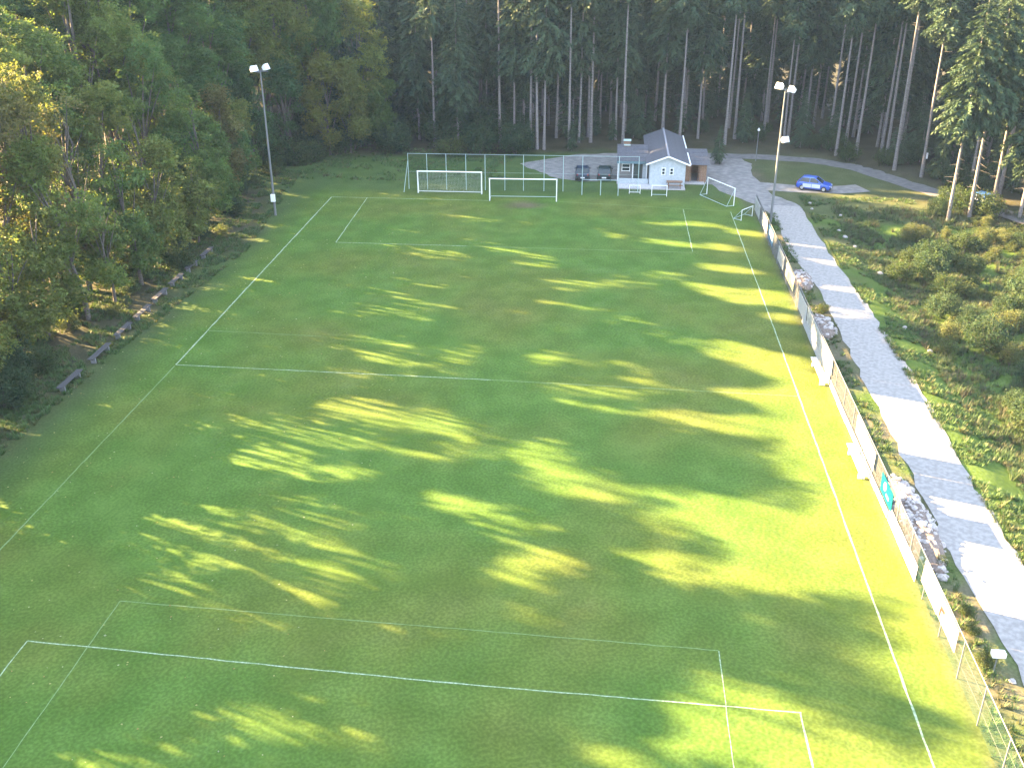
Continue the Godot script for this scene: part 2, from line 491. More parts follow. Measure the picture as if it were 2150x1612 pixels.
func grass_tuft(seed_n: int, blades: int, h: float) -> ArrayMesh:
	var r := RandomNumberGenerator.new()
	r.seed = seed_n
	var m := MB.new()
	m.tinted = true
	for i in blades:
		var a := r.randf() * TAU
		var o := Vector3(cos(a), 0, sin(a))
		var foot := o * r.randf() * 0.12
		var s := Vector3(-o.z, 0, o.x) * r.randf_range(0.012, 0.03)
		var k := r.randf_range(0.75, 1.2)
		m.tint = Color(k, k, k)
		var top := foot + o * h * r.randf_range(0.2, 0.7) + Vector3.UP * h * r.randf_range(0.5, 1.1)
		var nn := s.cross(top - foot).normalized()
		m.tri(foot - s, foot + s, top, nn, nn, nn)
	return m.mesh()


func rock(seed_n: int) -> ArrayMesh:
	var r := RandomNumberGenerator.new()
	r.seed = seed_n
	var m := MB.new()
	var rings := []
	for i in 5:
		var a := -PI / 2 + PI * (i + 0.0) / 4.0
		var ring := []
		for k in 7:
			var b := TAU * k / 7.0
			var q := Vector3(cos(a) * cos(b), sin(a) * 0.7, cos(a) * sin(b)) * r.randf_range(0.8, 1.15)
			ring.append(q if i > 0 and i < 4 else q * 0.9 + Vector3(cos(b), 0, sin(b)) * 0.15)
		rings.append(ring)
	m.loft(rings)
	return m.mesh()


var sprays := []
var bush_sprays := []
var branches := []
var spruce_kinds := []
var bush_kinds := []
var tuft: ArrayMesh
var tall_tuft: ArrayMesh


const GREENS := [Color(0.078, 0.14, 0.045), Color(0.1, 0.162, 0.046), Color(0.125, 0.175, 0.046), Color(0.06, 0.115, 0.048), Color(0.15, 0.185, 0.05)]
const WARMS := [Color(0.165, 0.18, 0.05), Color(0.15, 0.145, 0.055), Color(0.14, 0.165, 0.047)]
const GREEN_WORDS := ["mid green", "fresh green", "yellow-green", "dark green", "golden green"]
const WARM_WORDS := ["yellowing", "ochre", "olive yellow"]


func broadleaf(at: Vector3, h: float, r: float, warm: float, called: String, label: String, category: String, group: String, low := 0.16, dense := 1.0) -> Node3D:
	var t := thing(called, label, category, at, 0.0, group)
	# trunk and limbs
	var m := MB.new()
	var lean := Vector3(rng.randfn() * 0.05, 0, rng.randfn() * 0.05)
	var pts := []
	var rad := []
	for i in 6:
		var f := i / 5.0
		pts.append(Vector3(0, -0.3 + f * h * 0.86, 0) + lean * h * f * f + Vector3(rng.randfn(), 0, rng.randfn()) * 0.02 * h * f)
		rad.append(h * 0.0135 * (1.0 - 0.85 * f) + 0.01)
	m.tube(pts, rad, 6, false)
	var lobes := []
	var count := 12 + int(r * 1.6)
	for i in count:
		var f := lerpf(low + 0.12, 0.9, (i + rng.randf()) / count)
		var wide := r * (0.35 + 0.65 * sin(PI * clampf(f * 0.9 + 0.05, 0.0, 1.0)))
		var a := rng.randf() * TAU
		var c := Vector3(cos(a), 0, sin(a)) * wide * rng.randf_range(0.25, 0.75) + Vector3(0, h * f, 0) + lean * h * f * f
		var lr := r * rng.randf_range(0.22, 0.5)
		lobes.append([c, lr])
		var from: Vector3 = pts[clampi(int(f * 4.0), 1, 4)]
		m.tube([from, from.lerp(c, 0.55) + Vector3(0, 0.2, 0), c], [h * 0.005, h * 0.0035, 0.015], 4, false)
	lobes.append([Vector3(0, h * 0.92, 0) + lean * h, r * 0.4])
	part("trunk", m, M.bark, t)
	# the crown: leaf sprays round each lobe
	var pick := rng.randi() % GREENS.size()
	var tone: Color = GREENS[pick]
	var word: String = GREEN_WORDS[pick]
	if rng.randf() < warm:
		pick = rng.randi() % WARMS.size()
		tone = WARMS[pick]
		word = WARM_WORDS[pick]
	t.set_meta("label", label % word)
	t.set_meta("group", word + " " + group)
	# leaves that the camera of the photograph cannot see may be coarser
	var seen := at.x > at.z * 0.66 - 6.0
	var coarse := 1.0 if seen else 1.4
	var inward := wood_edge(at.z) - at.x
	var deep := inward > 7.0
	var places := []
	var tints := []
	for lobe in lobes:
		var lr: float = lobe[1]
		var k := int(45.0 * lr * lr * dense / (coarse * coarse) * (0.8 if deep else (0.75 if inward < 4.5 else 0.48))) + 6
		var shift := rng.randf_range(0.8, 1.22)
		for i in k:
			var d := Vector3(rng.randfn(), rng.randfn(), rng.randfn()).normalized()
			var q: Vector3 = lobe[0] + d * Vector3(1, 0.85, 1) * lr * pow(rng.randf(), 0.36) * (1.05 if rng.randf() < 0.82 else rng.randf_range(1.1, 1.5))
			var w := at + q
			if w.y < land(w.x, w.z) + 0.15 or thin_here(w, deep, rng.randf()):
				continue
			var s := rng.randf_range(0.8, 1.35) * coarse
			places.append(Transform3D(Basis.from_euler(Vector3(rng.randfn() * 0.4, rng.randf() * TAU, rng.randfn() * 0.4)).scaled(Vector3.ONE * s), q))
			var v := shift * rng.randf_range(0.8, 1.22)
			tints.append(Color(tone.r * v * rng.randf_range(0.88, 1.1), tone.g * v, tone.b * v))
	if places.size() > 0:
		scatter("crown", sprays[rng.randi() % sprays.size()], M.leaf, places, tints, t)
	return t


func thin_here(w: Vector3, deep: bool, luck: float) -> bool:
	if open_to_sun(w):
		return luck > 0.004
	if not deep:
		return false
	# the taller trees up the bank stand looser: sun reaches the crowns before them
	var k := w.y / SUN_TAN
	var x := w.x + SUN_DIR.x * k
	var z := w.z + SUN_DIR.y * k
	return x < -12.5 and fine_noise.get_noise_2d(x * 0.35, z * 0.9) > -0.42


func spruce(kind: int) -> Node3D:
	# 0..2 tall bare stems with a high crown, 3 crown reaching lower, 4 young tree green to the ground
	var h: float = [27.0, 25.0, 29.0, 24.0, 8.0][kind]
	var base: float = [15.0, 9.0, 18.0, 5.0, 0.5][kind]
	var t := Node3D.new()
	t.set_meta("category", "tree")
	t.set_meta("group", "spruces of the forest behind the clubhouse")
	var m := MB.new()
	var bend := Vector3(rng.randfn(), 0, rng.randfn()) * 0.12
	var pts := []
	var rad := []
	for i in 8:
		var f := i / 7.0
		pts.append(Vector3(0, -0.4 + f * h, 0) + bend * sin(f * 3.0))
		rad.append((h * 0.0064 + 0.02) * (1.0 - 0.9 * f) + (0.05 if i == 0 else 0.0))
	m.tube(pts, rad, 7, false)
	if kind < 4:
		for i in 26:   # dead stubs below the crown
			var y := rng.randf_range(h * 0.1, base)
			var a := rng.randf() * TAU
			m.tube([Vector3(0, y, 0), Vector3(cos(a), rng.randf_range(-0.3, 0.1), sin(a)) * rng.randf_range(0.4, 1.3) + Vector3(0, y, 0)], [0.018, 0.006], 3, false)
	part("trunk", m, M.spruce_bark, t)
	var places := []
	var tints := []
	var y := base
	while y < h - 0.25:
		var f := (y - base) / (h - base)
		var lower := clampf(f / 0.18, 0.3, 1.0)
		var l := (1.0 - f) * (h - base) * (0.25 if kind < 4 else 0.24) * lower + 0.3
		l = minf(l, 3.3)
		for k in rng.randi_range(6, 9):
			var a := rng.randf() * TAU
			var drop := -0.30 - 0.15 * rng.randf() + 0.45 * f
			var s := l * rng.randf_range(0.7, 1.15)
			places.append(Transform3D(Basis(Vector3.UP, a) * Basis(Vector3.BACK, drop) * Basis(Vector3.RIGHT, rng.randfn() * 0.3) * Basis.from_scale(Vector3(s, s * 1.1, s)), Vector3(0, y + rng.randfn() * 0.1, 0)))
			var v := rng.randf_range(0.75, 1.3)
			tints.append(Color(0.046 * v, 0.078 * v, 0.042 * v))
		y += rng.randf_range(0.32, 0.5) * (1.0 if kind < 4 else 0.7)
	scatter("crown", branches[kind % branches.size()], M.needle, places, tints, t)
	return t


func bush(kind: int) -> Node3D:
	var t := Node3D.new()
	t.set_meta("category", "bush")
	var r: float = [1.3, 1.0, 1.7, 0.9][kind]
	var h: float = [1.9, 1.3, 2.6, 2.3][kind]
	var m := MB.new()
	var places := []
	var tints := []
	for i in 9:
		var a := rng.randf() * TAU
		var top := Vector3(cos(a) * r * 0.6, h * rng.randf_range(0.5, 0.95), sin(a) * r * 0.6)
		m.tube([Vector3(cos(a), -0.1, sin(a)) * 0.08, top * Vector3(0.5, 0.6, 0.5), top], [0.025, 0.018, 0.006], 4, false)
	part("stems", m, M.bark, t)
	var tone: Color = [Color(0.06, 0.092, 0.036), Color(0.085, 0.11, 0.042), Color(0.05, 0.082, 0.04), Color(0.115, 0.13, 0.055)][kind]
	for i in int(95 * r * h / 2.0):
		var d := Vector3(rng.randfn(), rng.randfn(), rng.randfn()).normalized() * pow(rng.randf(), 0.4)
		var q := Vector3(d.x * r, h * 0.52 + d.y * h * 0.5, d.z * r) * rng.randf_range(0.85, 1.1)
		if q.y < 0.05:
			continue
		places.append(Transform3D(Basis.from_euler(Vector3(rng.randfn() * 0.4, rng.randf() * TAU, rng.randfn() * 0.4)).scaled(Vector3.ONE * rng.randf_range(0.7, 1.2)), q))
		var v := rng.randf_range(0.7, 1.35)
		tints.append(Color(tone.r * v * rng.randf_range(0.8, 1.08), tone.g * v, tone.b * v))
	scatter("foliage", bush_sprays[kind % bush_sprays.size()], M.leaf, places, tints, t)
	return t


# ---------------------------------------------------------------- things
func strip(left: Array, right: Array, y: float, jitter: float) -> MB:
	var m := MB.new()
	var l2 := []
	var r2 := []
	for i in left.size() - 1:
		var n := maxi(1, int(left[i].distance_to(left[i + 1]) / 1.2))
		for k in n:
			var f := float(k) / n
			l2.append(left[i].lerp(left[i + 1], f) + Vector2(rng.randfn(), rng.randfn()) * jitter)
			r2.append(right[i].lerp(right[i + 1], f) + Vector2(rng.randfn(), rng.randfn()) * jitter)
	l2.append(left[-1])
	r2.append(right[-1])
	for i in l2.size() - 1:
		m.quad(Vector3(l2[i].x, y, l2[i].y), Vector3(r2[i].x, y, r2[i].y), Vector3(r2[i + 1].x, y, r2[i + 1].y), Vector3(l2[i + 1].x, y, l2[i + 1].y), Vector3.UP)
	return m


func along(path: Array, width: float, y: float, jitter: float) -> MB:
	var l := []
	var r := []
	for i in path.size():
		var d: Vector2 = (path[mini(i + 1, path.size() - 1)] - path[maxi(i - 1, 0)]).normalized()
		var s := Vector2(-d.y, d.x) * width * 0.5
		l.append(path[i] - s)
		r.append(path[i] + s)
	return strip(l, r, y, jitter)


func chalk_line(a: Vector2, b: Vector2, width: float, mat: Material, gaps: float) -> void:
	var m := MB.new()
	var d := (b - a).normalized()
	var s := Vector2(-d.y, d.x)
	var l := a.distance_to(b)
	var t := 0.0
	var w0 := width
	var o0 := 0.0
	while t < l:
		var e := minf(l, t + rng.randf_range(0.4, 0.9))
		var w1 := width * rng.randf_range(0.7, 1.25)
		var o1 := fine_noise.get_noise_2d(e * 4.0 + a.x * 7.0, a.y) * 0.04
		if rng.randf() > gaps:
			var q0 := a + d * t + s * o0
			var q1 := a + d * e + s * o1
			m.quad(Vector3(q0.x - s.x * w0 * 0.5, 0.006, q0.y - s.y * w0 * 0.5), Vector3(q0.x + s.x * w0 * 0.5, 0.006, q0.y + s.y * w0 * 0.5), Vector3(q1.x + s.x * w1 * 0.5, 0.006, q1.y + s.y * w1 * 0.5), Vector3(q1.x - s.x * w1 * 0.5, 0.006, q1.y - s.y * w1 * 0.5), Vector3.UP)
		t = e
		w0 = w1
		o0 = o1
	structure("pitch_line", m, mat)


func net(a: Vector3, u: Vector3, w: Vector3, nu: int, nw: int, r := 0.004) -> MB:
	var m := MB.new()
	for i in nu + 1:
		m.tube([a + u * i / nu, a + u * i / nu + w], [r, r], 3, false)
	for i in nw + 1:
		m.tube([a + w * i / nw, a + w * i / nw + u], [r, r], 3, false)
	return m


func goal(label: String, a: Vector3, b: Vector3, h: float, depth: float, nets: String, thick := 0.12) -> Node3D:
	var mid := (a + b) * 0.5
	var d := b - a
	var t := thing("football_goal", label, "goal", mid, atan2(-d.z, d.x), "football goals")
	var w := d.length()
	var px := w * 0.5
	for s in [-1.0, 1.0]:
		var m := MB.new()
		m.tube([Vector3(s * px, 0, 0), Vector3(s * px, h, 0)], [thick * 0.5, thick * 0.5], 10)
		part("post", m, M.white_paint, t)
	var m2 := MB.new()
	m2.tube([Vector3(-px - thick * 0.5, h, 0), Vector3(px + thick * 0.5, h, 0)], [thick * 0.5, thick * 0.5], 10)
	part("crossbar", m2, M.white_paint, t)
	for s in [-1.0, 1.0]:
		var m := MB.new()
		m.tube([Vector3(s * px, 0.05, 0), Vector3(s * px, 0.05, -depth)], [0.03, 0.03], 6)
		m.tube([Vector3(s * px, 0.05, -depth), Vector3(s * px, h, 0)], [0.02, 0.02], 6)
		part("stay", m, M.pale_steel if nets == "green" else M.white_paint, t)
	var m3 := MB.new()
	m3.tube([Vector3(-px, 0.05, -depth), Vector3(px, 0.05, -depth)], [0.03, 0.03], 6)
	part("ground_bar", m3, M.pale_steel if nets == "green" else M.white_paint, t)
	var hd := Vector3(0, -h + 0.05, -depth)
	var n := net(Vector3(-px, h, 0), Vector3(w, 0, 0), hd, int(w / 0.16), int(hd.length() / 0.16))
	var no := part("net", n, M.net_green if nets == "green" else M.net_white, t)
	no.set_meta("kind", "stuff")
	return t


func floodlight(label: String, at: Vector3, h: float, heads: Array, box_at: float) -> void:
	var t := thing("floodlight_mast", label, "floodlight", at)
	var m := MB.new()
	m.tube([Vector3(0, -0.2, 0), Vector3(0, h * 0.5, 0), Vector3(0, h, 0)], [0.13, 0.10, 0.06], 10)
	part("pole", m, M.steel, t)
	m = MB.new()
	m.bar(Vector3(-0.75, h, 0), Vector3(0.75, h, 0), 0.08, 0.08)
	part("crossarm", m, M.steel, t)
	for q in heads:
		var at2: Vector3 = q[0]
		var b := Basis(Vector3.UP, q[1]) * Basis(Vector3.RIGHT, -0.45)
		m = MB.new()
		var rings := []
		for k in 3:
			var wd: float = [0.26, 0.36, 0.38][k]
			var hg: float = [0.16, 0.27, 0.29][k]
			var zz: float = [-0.3, 0.0, 0.16][k]
			rings.append([at2 + b * Vector3(-wd, -hg, zz), at2 + b * Vector3(wd, -hg, zz), at2 + b * Vector3(wd, hg, zz), at2 + b * Vector3(-wd, hg, zz)])
		m.loft(rings)
		var head := part("lamp_head", m, M.white_paint, t)
		m = MB.new()
		m.box(at2 + b * Vector3(0, 0, 0.172), Vector3(0.66, 0.5, 0.02), b)
		part("lens", m, M.lamp_glass, head)
		m = MB.new()
		m.bar(at2 + b * Vector3(0, -0.29, 0), Vector3(0, at2.y - 0.3, 0), 0.06, 0.06)
		part("bracket", m, M.steel, t)
	if box_at > 0.0:
		m = MB.new()
		m.box(Vector3(0.0, box_at, 0.22), Vector3(0.42, 0.75, 0.26))
		part("switch_box", m, M.white_paint, t)


func bench(label: String, a: Vector3, b: Vector3, mat: Material, group: String, back := true) -> void:
	var d := b - a
	var t := thing("bench", label, "bench", (a + b) * 0.5, atan2(-d.z, d.x), group)
	var l := d.length()
	for k in 2:
		var m := MB.new()
		m.box(Vector3(0, 0.45, -0.11 + 0.23 * k), Vector3(l, 0.05, 0.2))
		part("seat_plank", m, mat, t)
	if back:
		var m := MB.new()
		m.box(Vector3(0, 0.78, -0.27), Vector3(l, 0.2, 0.045), Basis(Vector3.RIGHT, -0.15))
		part("backrest", m, mat, t)
	for s in [-1.0, 1.0]:
		var m := MB.new()
		m.box(Vector3(s * l * 0.36, 0.21, 0.0), Vector3(0.12, 0.425, 0.36))
		if back:
			m.box(Vector3(s * l * 0.36, 0.62, -0.24), Vector3(0.07, 0.5, 0.05), Basis(Vector3.RIGHT, -0.15))
		part("leg", m, M.bench_leg if mat == M.bench_wood else M.white_paint, t)


func board(called: String, label: String, z0: float, z1: float, h0: float, h1: float, mat: Material, x := 15.42, panels := 1, category := "banner") -> Node3D:
	var t := thing(called, label, category, Vector3(x, 0, (z0 + z1) * 0.5), 0.0, "advertising boards on the pitch fence" if category == "banner" else "")
	var l := (z1 - z0) / panels
	for i in panels:
		var m := MB.new()
		var tip := rng.randfn() * 0.012
		m.box(Vector3(rng.randfn() * 0.008, (h0 + h1) * 0.5 + rng.randfn() * 0.012, (i - (panels - 1) * 0.5) * l), Vector3(0.02, h1 - h0, l - 0.025), Basis(Vector3.BACK, tip))
		part("panel", m, mat, t)
	for s in [0.15, 0.85]:
		var m := MB.new()
		m.box(Vector3(0.025, lerpf(h0, h1, s), 0), Vector3(0.03, 0.04, z1 - z0 - 0.1))
		part("batten", m, M.steel, t)
	return t


func wheel(t: Node3D, at: Vector3, r := 0.3) -> void:
	var m := MB.new()
	m.tube([at - Vector3(0, 0, 0.1), at - Vector3(0, 0, 0.07), at + Vector3(0, 0, 0.07), at + Vector3(0, 0, 0.1)], [r * 0.9, r, r, r * 0.9], 16)
	var w := part("wheel", m, M.tyre, t)
	m = MB.new()
	m.tube([at - Vector3(0, 0, 0.107), at + Vector3(0, 0, 0.107)], [r * 0.6, r * 0.6], 12)
	part("rim", m, M.rim, w)


func car(label: String, at: Vector3, turn: float, paint: Material, doors: Material) -> Node3D:
	# nose towards +x
	var t := thing("parked_car", label, "car", at, turn, "cars parked round the clubhouse")
	var m := MB.new()
	var st := [[-1.88, 0.66, 0.32, 0.72], [-1.8, 0.76, 0.26, 0.9], [-1.45, 0.82, 0.2, 0.93], [-0.6, 0.83, 0.2, 0.92], [0.7, 0.83, 0.2, 0.9], [1.2, 0.82, 0.2, 0.84], [1.7, 0.76, 0.24, 0.74], [1.9, 0.64, 0.3, 0.6]]
	var rings := []
	for s in st:
		var x: float = s[0]
		var w: float = s[1]
		rings.append([Vector3(x, s[2], -w * 0.92), Vector3(x, lerpf(s[2], s[3], 0.35), -w), Vector3(x, lerpf(s[2], s[3], 0.8), -w * 0.985), Vector3(x, s[3], -w * 0.9), Vector3(x, s[3], w * 0.9), Vector3(x, lerpf(s[2], s[3], 0.8), w * 0.985), Vector3(x, lerpf(s[2], s[3], 0.35), w), Vector3(x, s[2], w * 0.92)])
	m.loft(rings)
	part("body", m, paint, t)
	m = MB.new()
	rings = []
	for s in [[-1.72, 0.9, 0.72], [-1.5, 1.16, 0.66], [-1.3, 1.38, 0.6], [-0.9, 1.42, 0.6], [0.05, 1.41, 0.6], [0.35, 1.3, 0.62], [0.95, 0.9, 0.72]]:
		rings.append([Vector3(s[0], 0.86, -0.75), Vector3(s[0], s[1], -s[2]), Vector3(s[0], s[1], s[2]), Vector3(s[0], 0.86, 0.75)])
	m.loft(rings)
	part("window_glass", m, M.glass, t)
	m = MB.new()
	rings = []
	for s in [[-1.34, 1.37, 0.6], [-0.9, 1.445, 0.61], [0.0, 1.435, 0.61], [0.2, 1.37, 0.62]]:
		rings.append([Vector3(s[0], s[1] - 0.02, -s[2]), Vector3(s[0], s[1] + 0.012, -s[2] * 0.9), Vector3(s[0], s[1] + 0.012, s[2] * 0.9), Vector3(s[0], s[1] - 0.02, s[2])])
	m.loft(rings)
	part("roof", m, paint, t)
	for s in [-1.0, 1.0]:
		for q in [[0.98, 0.88, 0.2, 1.39], [-0.42, 0.88, -0.42, 1.42], [-1.72, 0.88, -1.3, 1.39]]:
			m = MB.new()
			m.bar(Vector3(q[0], q[1], s * 0.752), Vector3(q[2], q[3], s * 0.625), 0.06, 0.05)
			part("pillar", m, paint, t)
		m = MB.new()
		m.box(Vector3(0.62, 0.95, s * 0.87), Vector3(0.12, 0.12, 0.16))
		part("mirror", m, paint, t)
		m = MB.new()
		m.box(Vector3(-1.84, 0.78, s * 0.6), Vector3(0.1, 0.2, 0.16))
		part("tail_light", m, M.tail, t)
		m = MB.new()
		m.box(Vector3(1.8, 0.62, s * 0.52), Vector3(0.16, 0.13, 0.24))
		part("headlight", m, M.lamp_glass, t)
		if doors != paint:
			for k in 2:
				m = MB.new()
				m.box(Vector3(0.32 - 0.98 * k, 0.57, s * 0.832), Vector3(0.93, 0.4, 0.03))
				part("door", m, doors, t)
	for e in [-1.0, 1.0]:
		m = MB.new()
		m.box(Vector3(e * 1.9 - 0.0, 0.44, 0), Vector3(0.06, 0.13, 0.5))
		part("number_plate", m, M.plate, t)
		m = MB.new()
		m.box(Vector3(e * 1.87, 0.38, 0), Vector3(0.1, 0.2, 1.36))
		part("bumper", m, M.dark, t)
		for s in [-1.0, 1.0]:
			wheel(t, Vector3(e * 1.2, 0.3, s * 0.74))
	return t


func window(t: Node3D, at: Vector3, w: float, h: float, out: Vector3) -> void:
	var side := Vector3.UP.cross(out)
	var b := Basis(side, Vector3.UP, out)
	var m := MB.new()
	for s in [-1.0, 1.0]:
		m.box(at + side * s * w * 0.5 + out * 0.03, Vector3(0.07, h + 0.14, 0.08), b)
		m.box(at + Vector3.UP * s * h * 0.5 + out * 0.03, Vector3(w - 0.07, 0.07, 0.075), b)
	m.box(at + out * 0.03, Vector3(w - 0.07, 0.06, 0.07), b)
	var f := part("window", m, M.white_paint, t)
	m = MB.new()
	m.box(at + out * 0.012, Vector3(w - 0.02, h - 0.02, 0.02), b)
	part("pane", m, M.glass, f)


func roof_rows(t: Node3D, eave_a: Vector3, eave_b: Vector3, top_b: Vector3, top_a: Vector3, mat: Material, rows: int) -> void:
	# overlapping courses of roof sheets, each row a little proud of the one above
	var nrm := (eave_b - eave_a).cross(top_a - eave_a).normalized()
	if nrm.y < 0.0:
		nrm = -nrm
	for i in rows:
		var f0 := float(i) / rows
		var f1 := float(i + 1) / rows + (0.15 / rows if i < rows - 1 else 0.0)
		var a := eave_a.lerp(top_a, f0) + nrm * 0.045
		var b := eave_b.lerp(top_b, f0) + nrm * 0.045
		var c := eave_b.lerp(top_b, f1) + nrm * 0.012
		var d := eave_a.lerp(top_a, f1) + nrm * 0.012
		var m := MB.new()
		m.loft([[a, b, c, d], [a - nrm * 0.03, b - nrm * 0.03, c - nrm * 0.03, d - nrm * 0.03]])
		part("roof_course", m, mat, t)


func clubhouse() -> void:
	var t := thing("clubhouse", "small white gabled clubhouse with grey roof and lean-to porch beside the gravel yard", "building", Vector3(6.8, 0, -115))
	var m := MB.new()
	# main block: gable end towards the pitch, ridge running back 15 m
	var prof := [Vector2(-2.02, 0.0), Vector2(2.02, 0.0), Vector2(2.02, 2.7), Vector2(0, 3.45), Vector2(-2.02, 2.7)]
	var ra := []
	var rb := []
	for q in prof:
		ra.append(Vector3(q.x, q.y, 0))
		rb.append(Vector3(q.x, q.y, -14.6))
	m.loft([ra, rb])
	part("wall", m, M.plaster, t)
	for x in [-0.47, 0.45]:
		window(t, Vector3(x, 1.72, 0), 0.36, 0.72, Vector3(0, 0, 1))
	window(t, Vector3(2.02, 1.7, -1.4), 0.5, 0.7, Vector3(1, 0, 0))
	roof_rows(t, Vector3(-2.45, 2.56, 0.4), Vector3(-2.45, 2.56, -15), Vector3(0, 3.5, -15), Vector3(0, 3.5, 0.4), M.roof, 6)
	roof_rows(t, Vector3(2.45, 2.56, 0.4), Vector3(2.45, 2.56, -15), Vector3(0, 3.5, -15), Vector3(0, 3.5, 0.4), M.roof, 6)
	m = MB.new()
	m.tube([Vector3(0, 3.53, 0.42), Vector3(0, 3.53, -15.02)], [0.12, 0.12], 6)
	part("ridge_cap", m, M.ridge, t)
	m = MB.new()
	m.bar(Vector3(2.52, 2.62, 0.45), Vector3(2.52, 2.62, -15), 0.12, 0.12)
	part("gutter", m, M.white_paint, t)
	for s in [-1.0, 1.0]:
		m = MB.new()
		m.bar(Vector3(s * 2.5, 2.52, 0.44), Vector3(s * 0.02, 3.47, 0.44), 0.05, 0.16)
		part("verge_board", m, M.white_paint, t)
	# side wing with the porch
	m = MB.new()
	m.box(Vector3(-3.83, 1.2, -4.9), Vector3(3.5, 2.4, 4.6))
	part("wing_wall", m, M.wing, t)
	roof_rows(t, Vector3(-5.75, 2.32, -1.9), Vector3(-2.1, 2.32, -1.9), Vector3(-2.1, 3.15, -6.4), Vector3(-5.75, 3.15, -6.4), M.roof, 4)
	roof_rows(t, Vector3(-5.75, 2.5, -10.0), Vector3(-2.1, 2.5, -10.0), Vector3(-2.1, 3.15, -6.4), Vector3(-5.75, 3.15, -6.4), M.roof, 3)
	m = MB.new()
	m.box(Vector3(-3.9, 2.2, -1.93), Vector3(3.7, 0.3, 0.06))
	part("fascia", m, M.fascia, t)
	for x in [-5.6, -3.9, -2.3]:
		m = MB.new()
		m.box(Vector3(x, 1.03, -2.05), Vector3(0.11, 2.06, 0.11))
		part("porch_post", m, M.white_paint, t)
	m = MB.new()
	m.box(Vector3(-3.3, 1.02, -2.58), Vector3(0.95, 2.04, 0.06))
	var door := part("door", m, M.door, t)  # added dark panel, made as a door, for the shaded porch opening
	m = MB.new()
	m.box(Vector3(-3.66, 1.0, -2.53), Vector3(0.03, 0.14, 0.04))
	part("added_handle", m, M.steel, door)  # added along with the panel it sits on
	m = MB.new()
	m.box(Vector3(-2.5, 0.98, -2.5), Vector3(0.5, 1.75, 0.07))
	part("notice_panel", m, M.plaster, t)
	window(t, Vector3(-4.7, 1.45, -2.6), 0.9, 0.8, Vector3(0, 0, 1))
	m = MB.new()
	m.box(Vector3(-4.6, 3.3, -6.4), Vector3(0.75, 0.9, 0.6))
	part("chimney", m, M.brown_wood, t)
	m = MB.new()
	m.box(Vector3(-4.6, 3.3, -6.06), Vector3(0.8, 0.16, 0.06))
	m.box(Vector3(-4.6, 3.8, -6.4), Vector3(0.9, 0.1, 0.75))
	part("chimney_flashing", m, M.pale_steel, t)
	# terrace slab with a low edge
	m = MB.new()
	m.box(Vector3(-1.8, 0.06, 0.55), Vector3(7.6, 0.12, 2.2))
	m.box(Vector3(-3.9, 0.06, -1.3), Vector3(3.6, 0.12, 1.5))
	part("terrace", m, M.slab, t)
	m = MB.new()
	m.box(Vector3(-3.8, 0.4, -0.5), Vector3(3.4, 0.56, 0.1))
	part("terrace_wall", m, M.plaster, t)
	# timber shed against the other side
	var s2 := thing("timber_shed", "brown timber shed with dark open doorway against the clubhouse wall", "shed", Vector3(10.16, 0, -116.6))
	m = MB.new()
	m.box(Vector3(-1.1, 1.05, -2.6), Vector3(0.1, 2.1, 4.4))
	m.box(Vector3(1.1, 1.05, -2.6), Vector3(0.1, 2.1, 4.4))
	m.box(Vector3(0, 1.05, -4.75), Vector3(2.1, 2.1, 0.1))
	part("wall", m, M.brown_wood, s2)
	m = MB.new()
	m.box(Vector3(0, 0.03, -2.55), Vector3(2.1, 0.06, 4.3))
	part("floor", m, M.slab, s2)
	for i in 9:
		var x := -1.08 + i * 0.27
		if absf(x + 0.15) < 0.46:
			continue
		m = MB.new()
		m.box(Vector3(x, 1.06, -0.385), Vector3(0.262, 2.1, 0.05))
		part("plank", m, M.brown_wood, s2)
	m = MB.new()
	m.box(Vector3(-0.15, 2.06, -0.385), Vector3(0.98, 0.12, 0.05))
	part("lintel", m, M.brown_wood, s2)
	for x in [-0.58, 0.28]:
		m = MB.new()
		m.box(Vector3(x, 1.0, -0.36), Vector3(0.08, 2.0, 0.08))
		part("door_frame", m, M.brown_wood, s2)
	m = MB.new()
	m.box(Vector3(-0.1, 0.07, 0.1), Vector3(2.2, 0.13, 0.9))
	part("step", m, M.slab, s2)
	roof_rows(s2, Vector3(-1.15, 2.12, 0.05), Vector3(1.5, 2.12, 0.05), Vector3(1.5, 2.85, -5.2), Vector3(-1.15, 2.85, -5.2), M.roof, 4)
	# picnic table on the terrace
	var pt := thing("picnic_table", "brown wooden picnic table in front of the clubhouse gable", "table", Vector3(7.6, 0.12, -114.0))
	m = MB.new()
	for k in 4:
		m.box(Vector3(0, 0.72, -0.27 + 0.18 * k), Vector3(1.8, 0.04, 0.165))
	part("tabletop", m, M.brown_wood, pt)
	for s in [-1.0, 1.0]:
		m = MB.new()
		m.box(Vector3(0, 0.43, s * 0.62), Vector3(1.8, 0.04, 0.26))
		part("bench_plank", m, M.brown_wood, pt)
		m = MB.new()
		m.bar(Vector3(s * 0.65, 0, -0.6), Vector3(s * 0.65, 0.7, 0.1), 0.07, 0.07)
		m.bar(Vector3(s * 0.65, 0, 0.6), Vector3(s * 0.65, 0.7, -0.1), 0.07, 0.07)
		m.bar(Vector3(s * 0.68, 0.38, -0.7), Vector3(s * 0.68, 0.38, 0.7), 0.06, 0.06)
		part("trestle", m, M.brown_wood, pt)


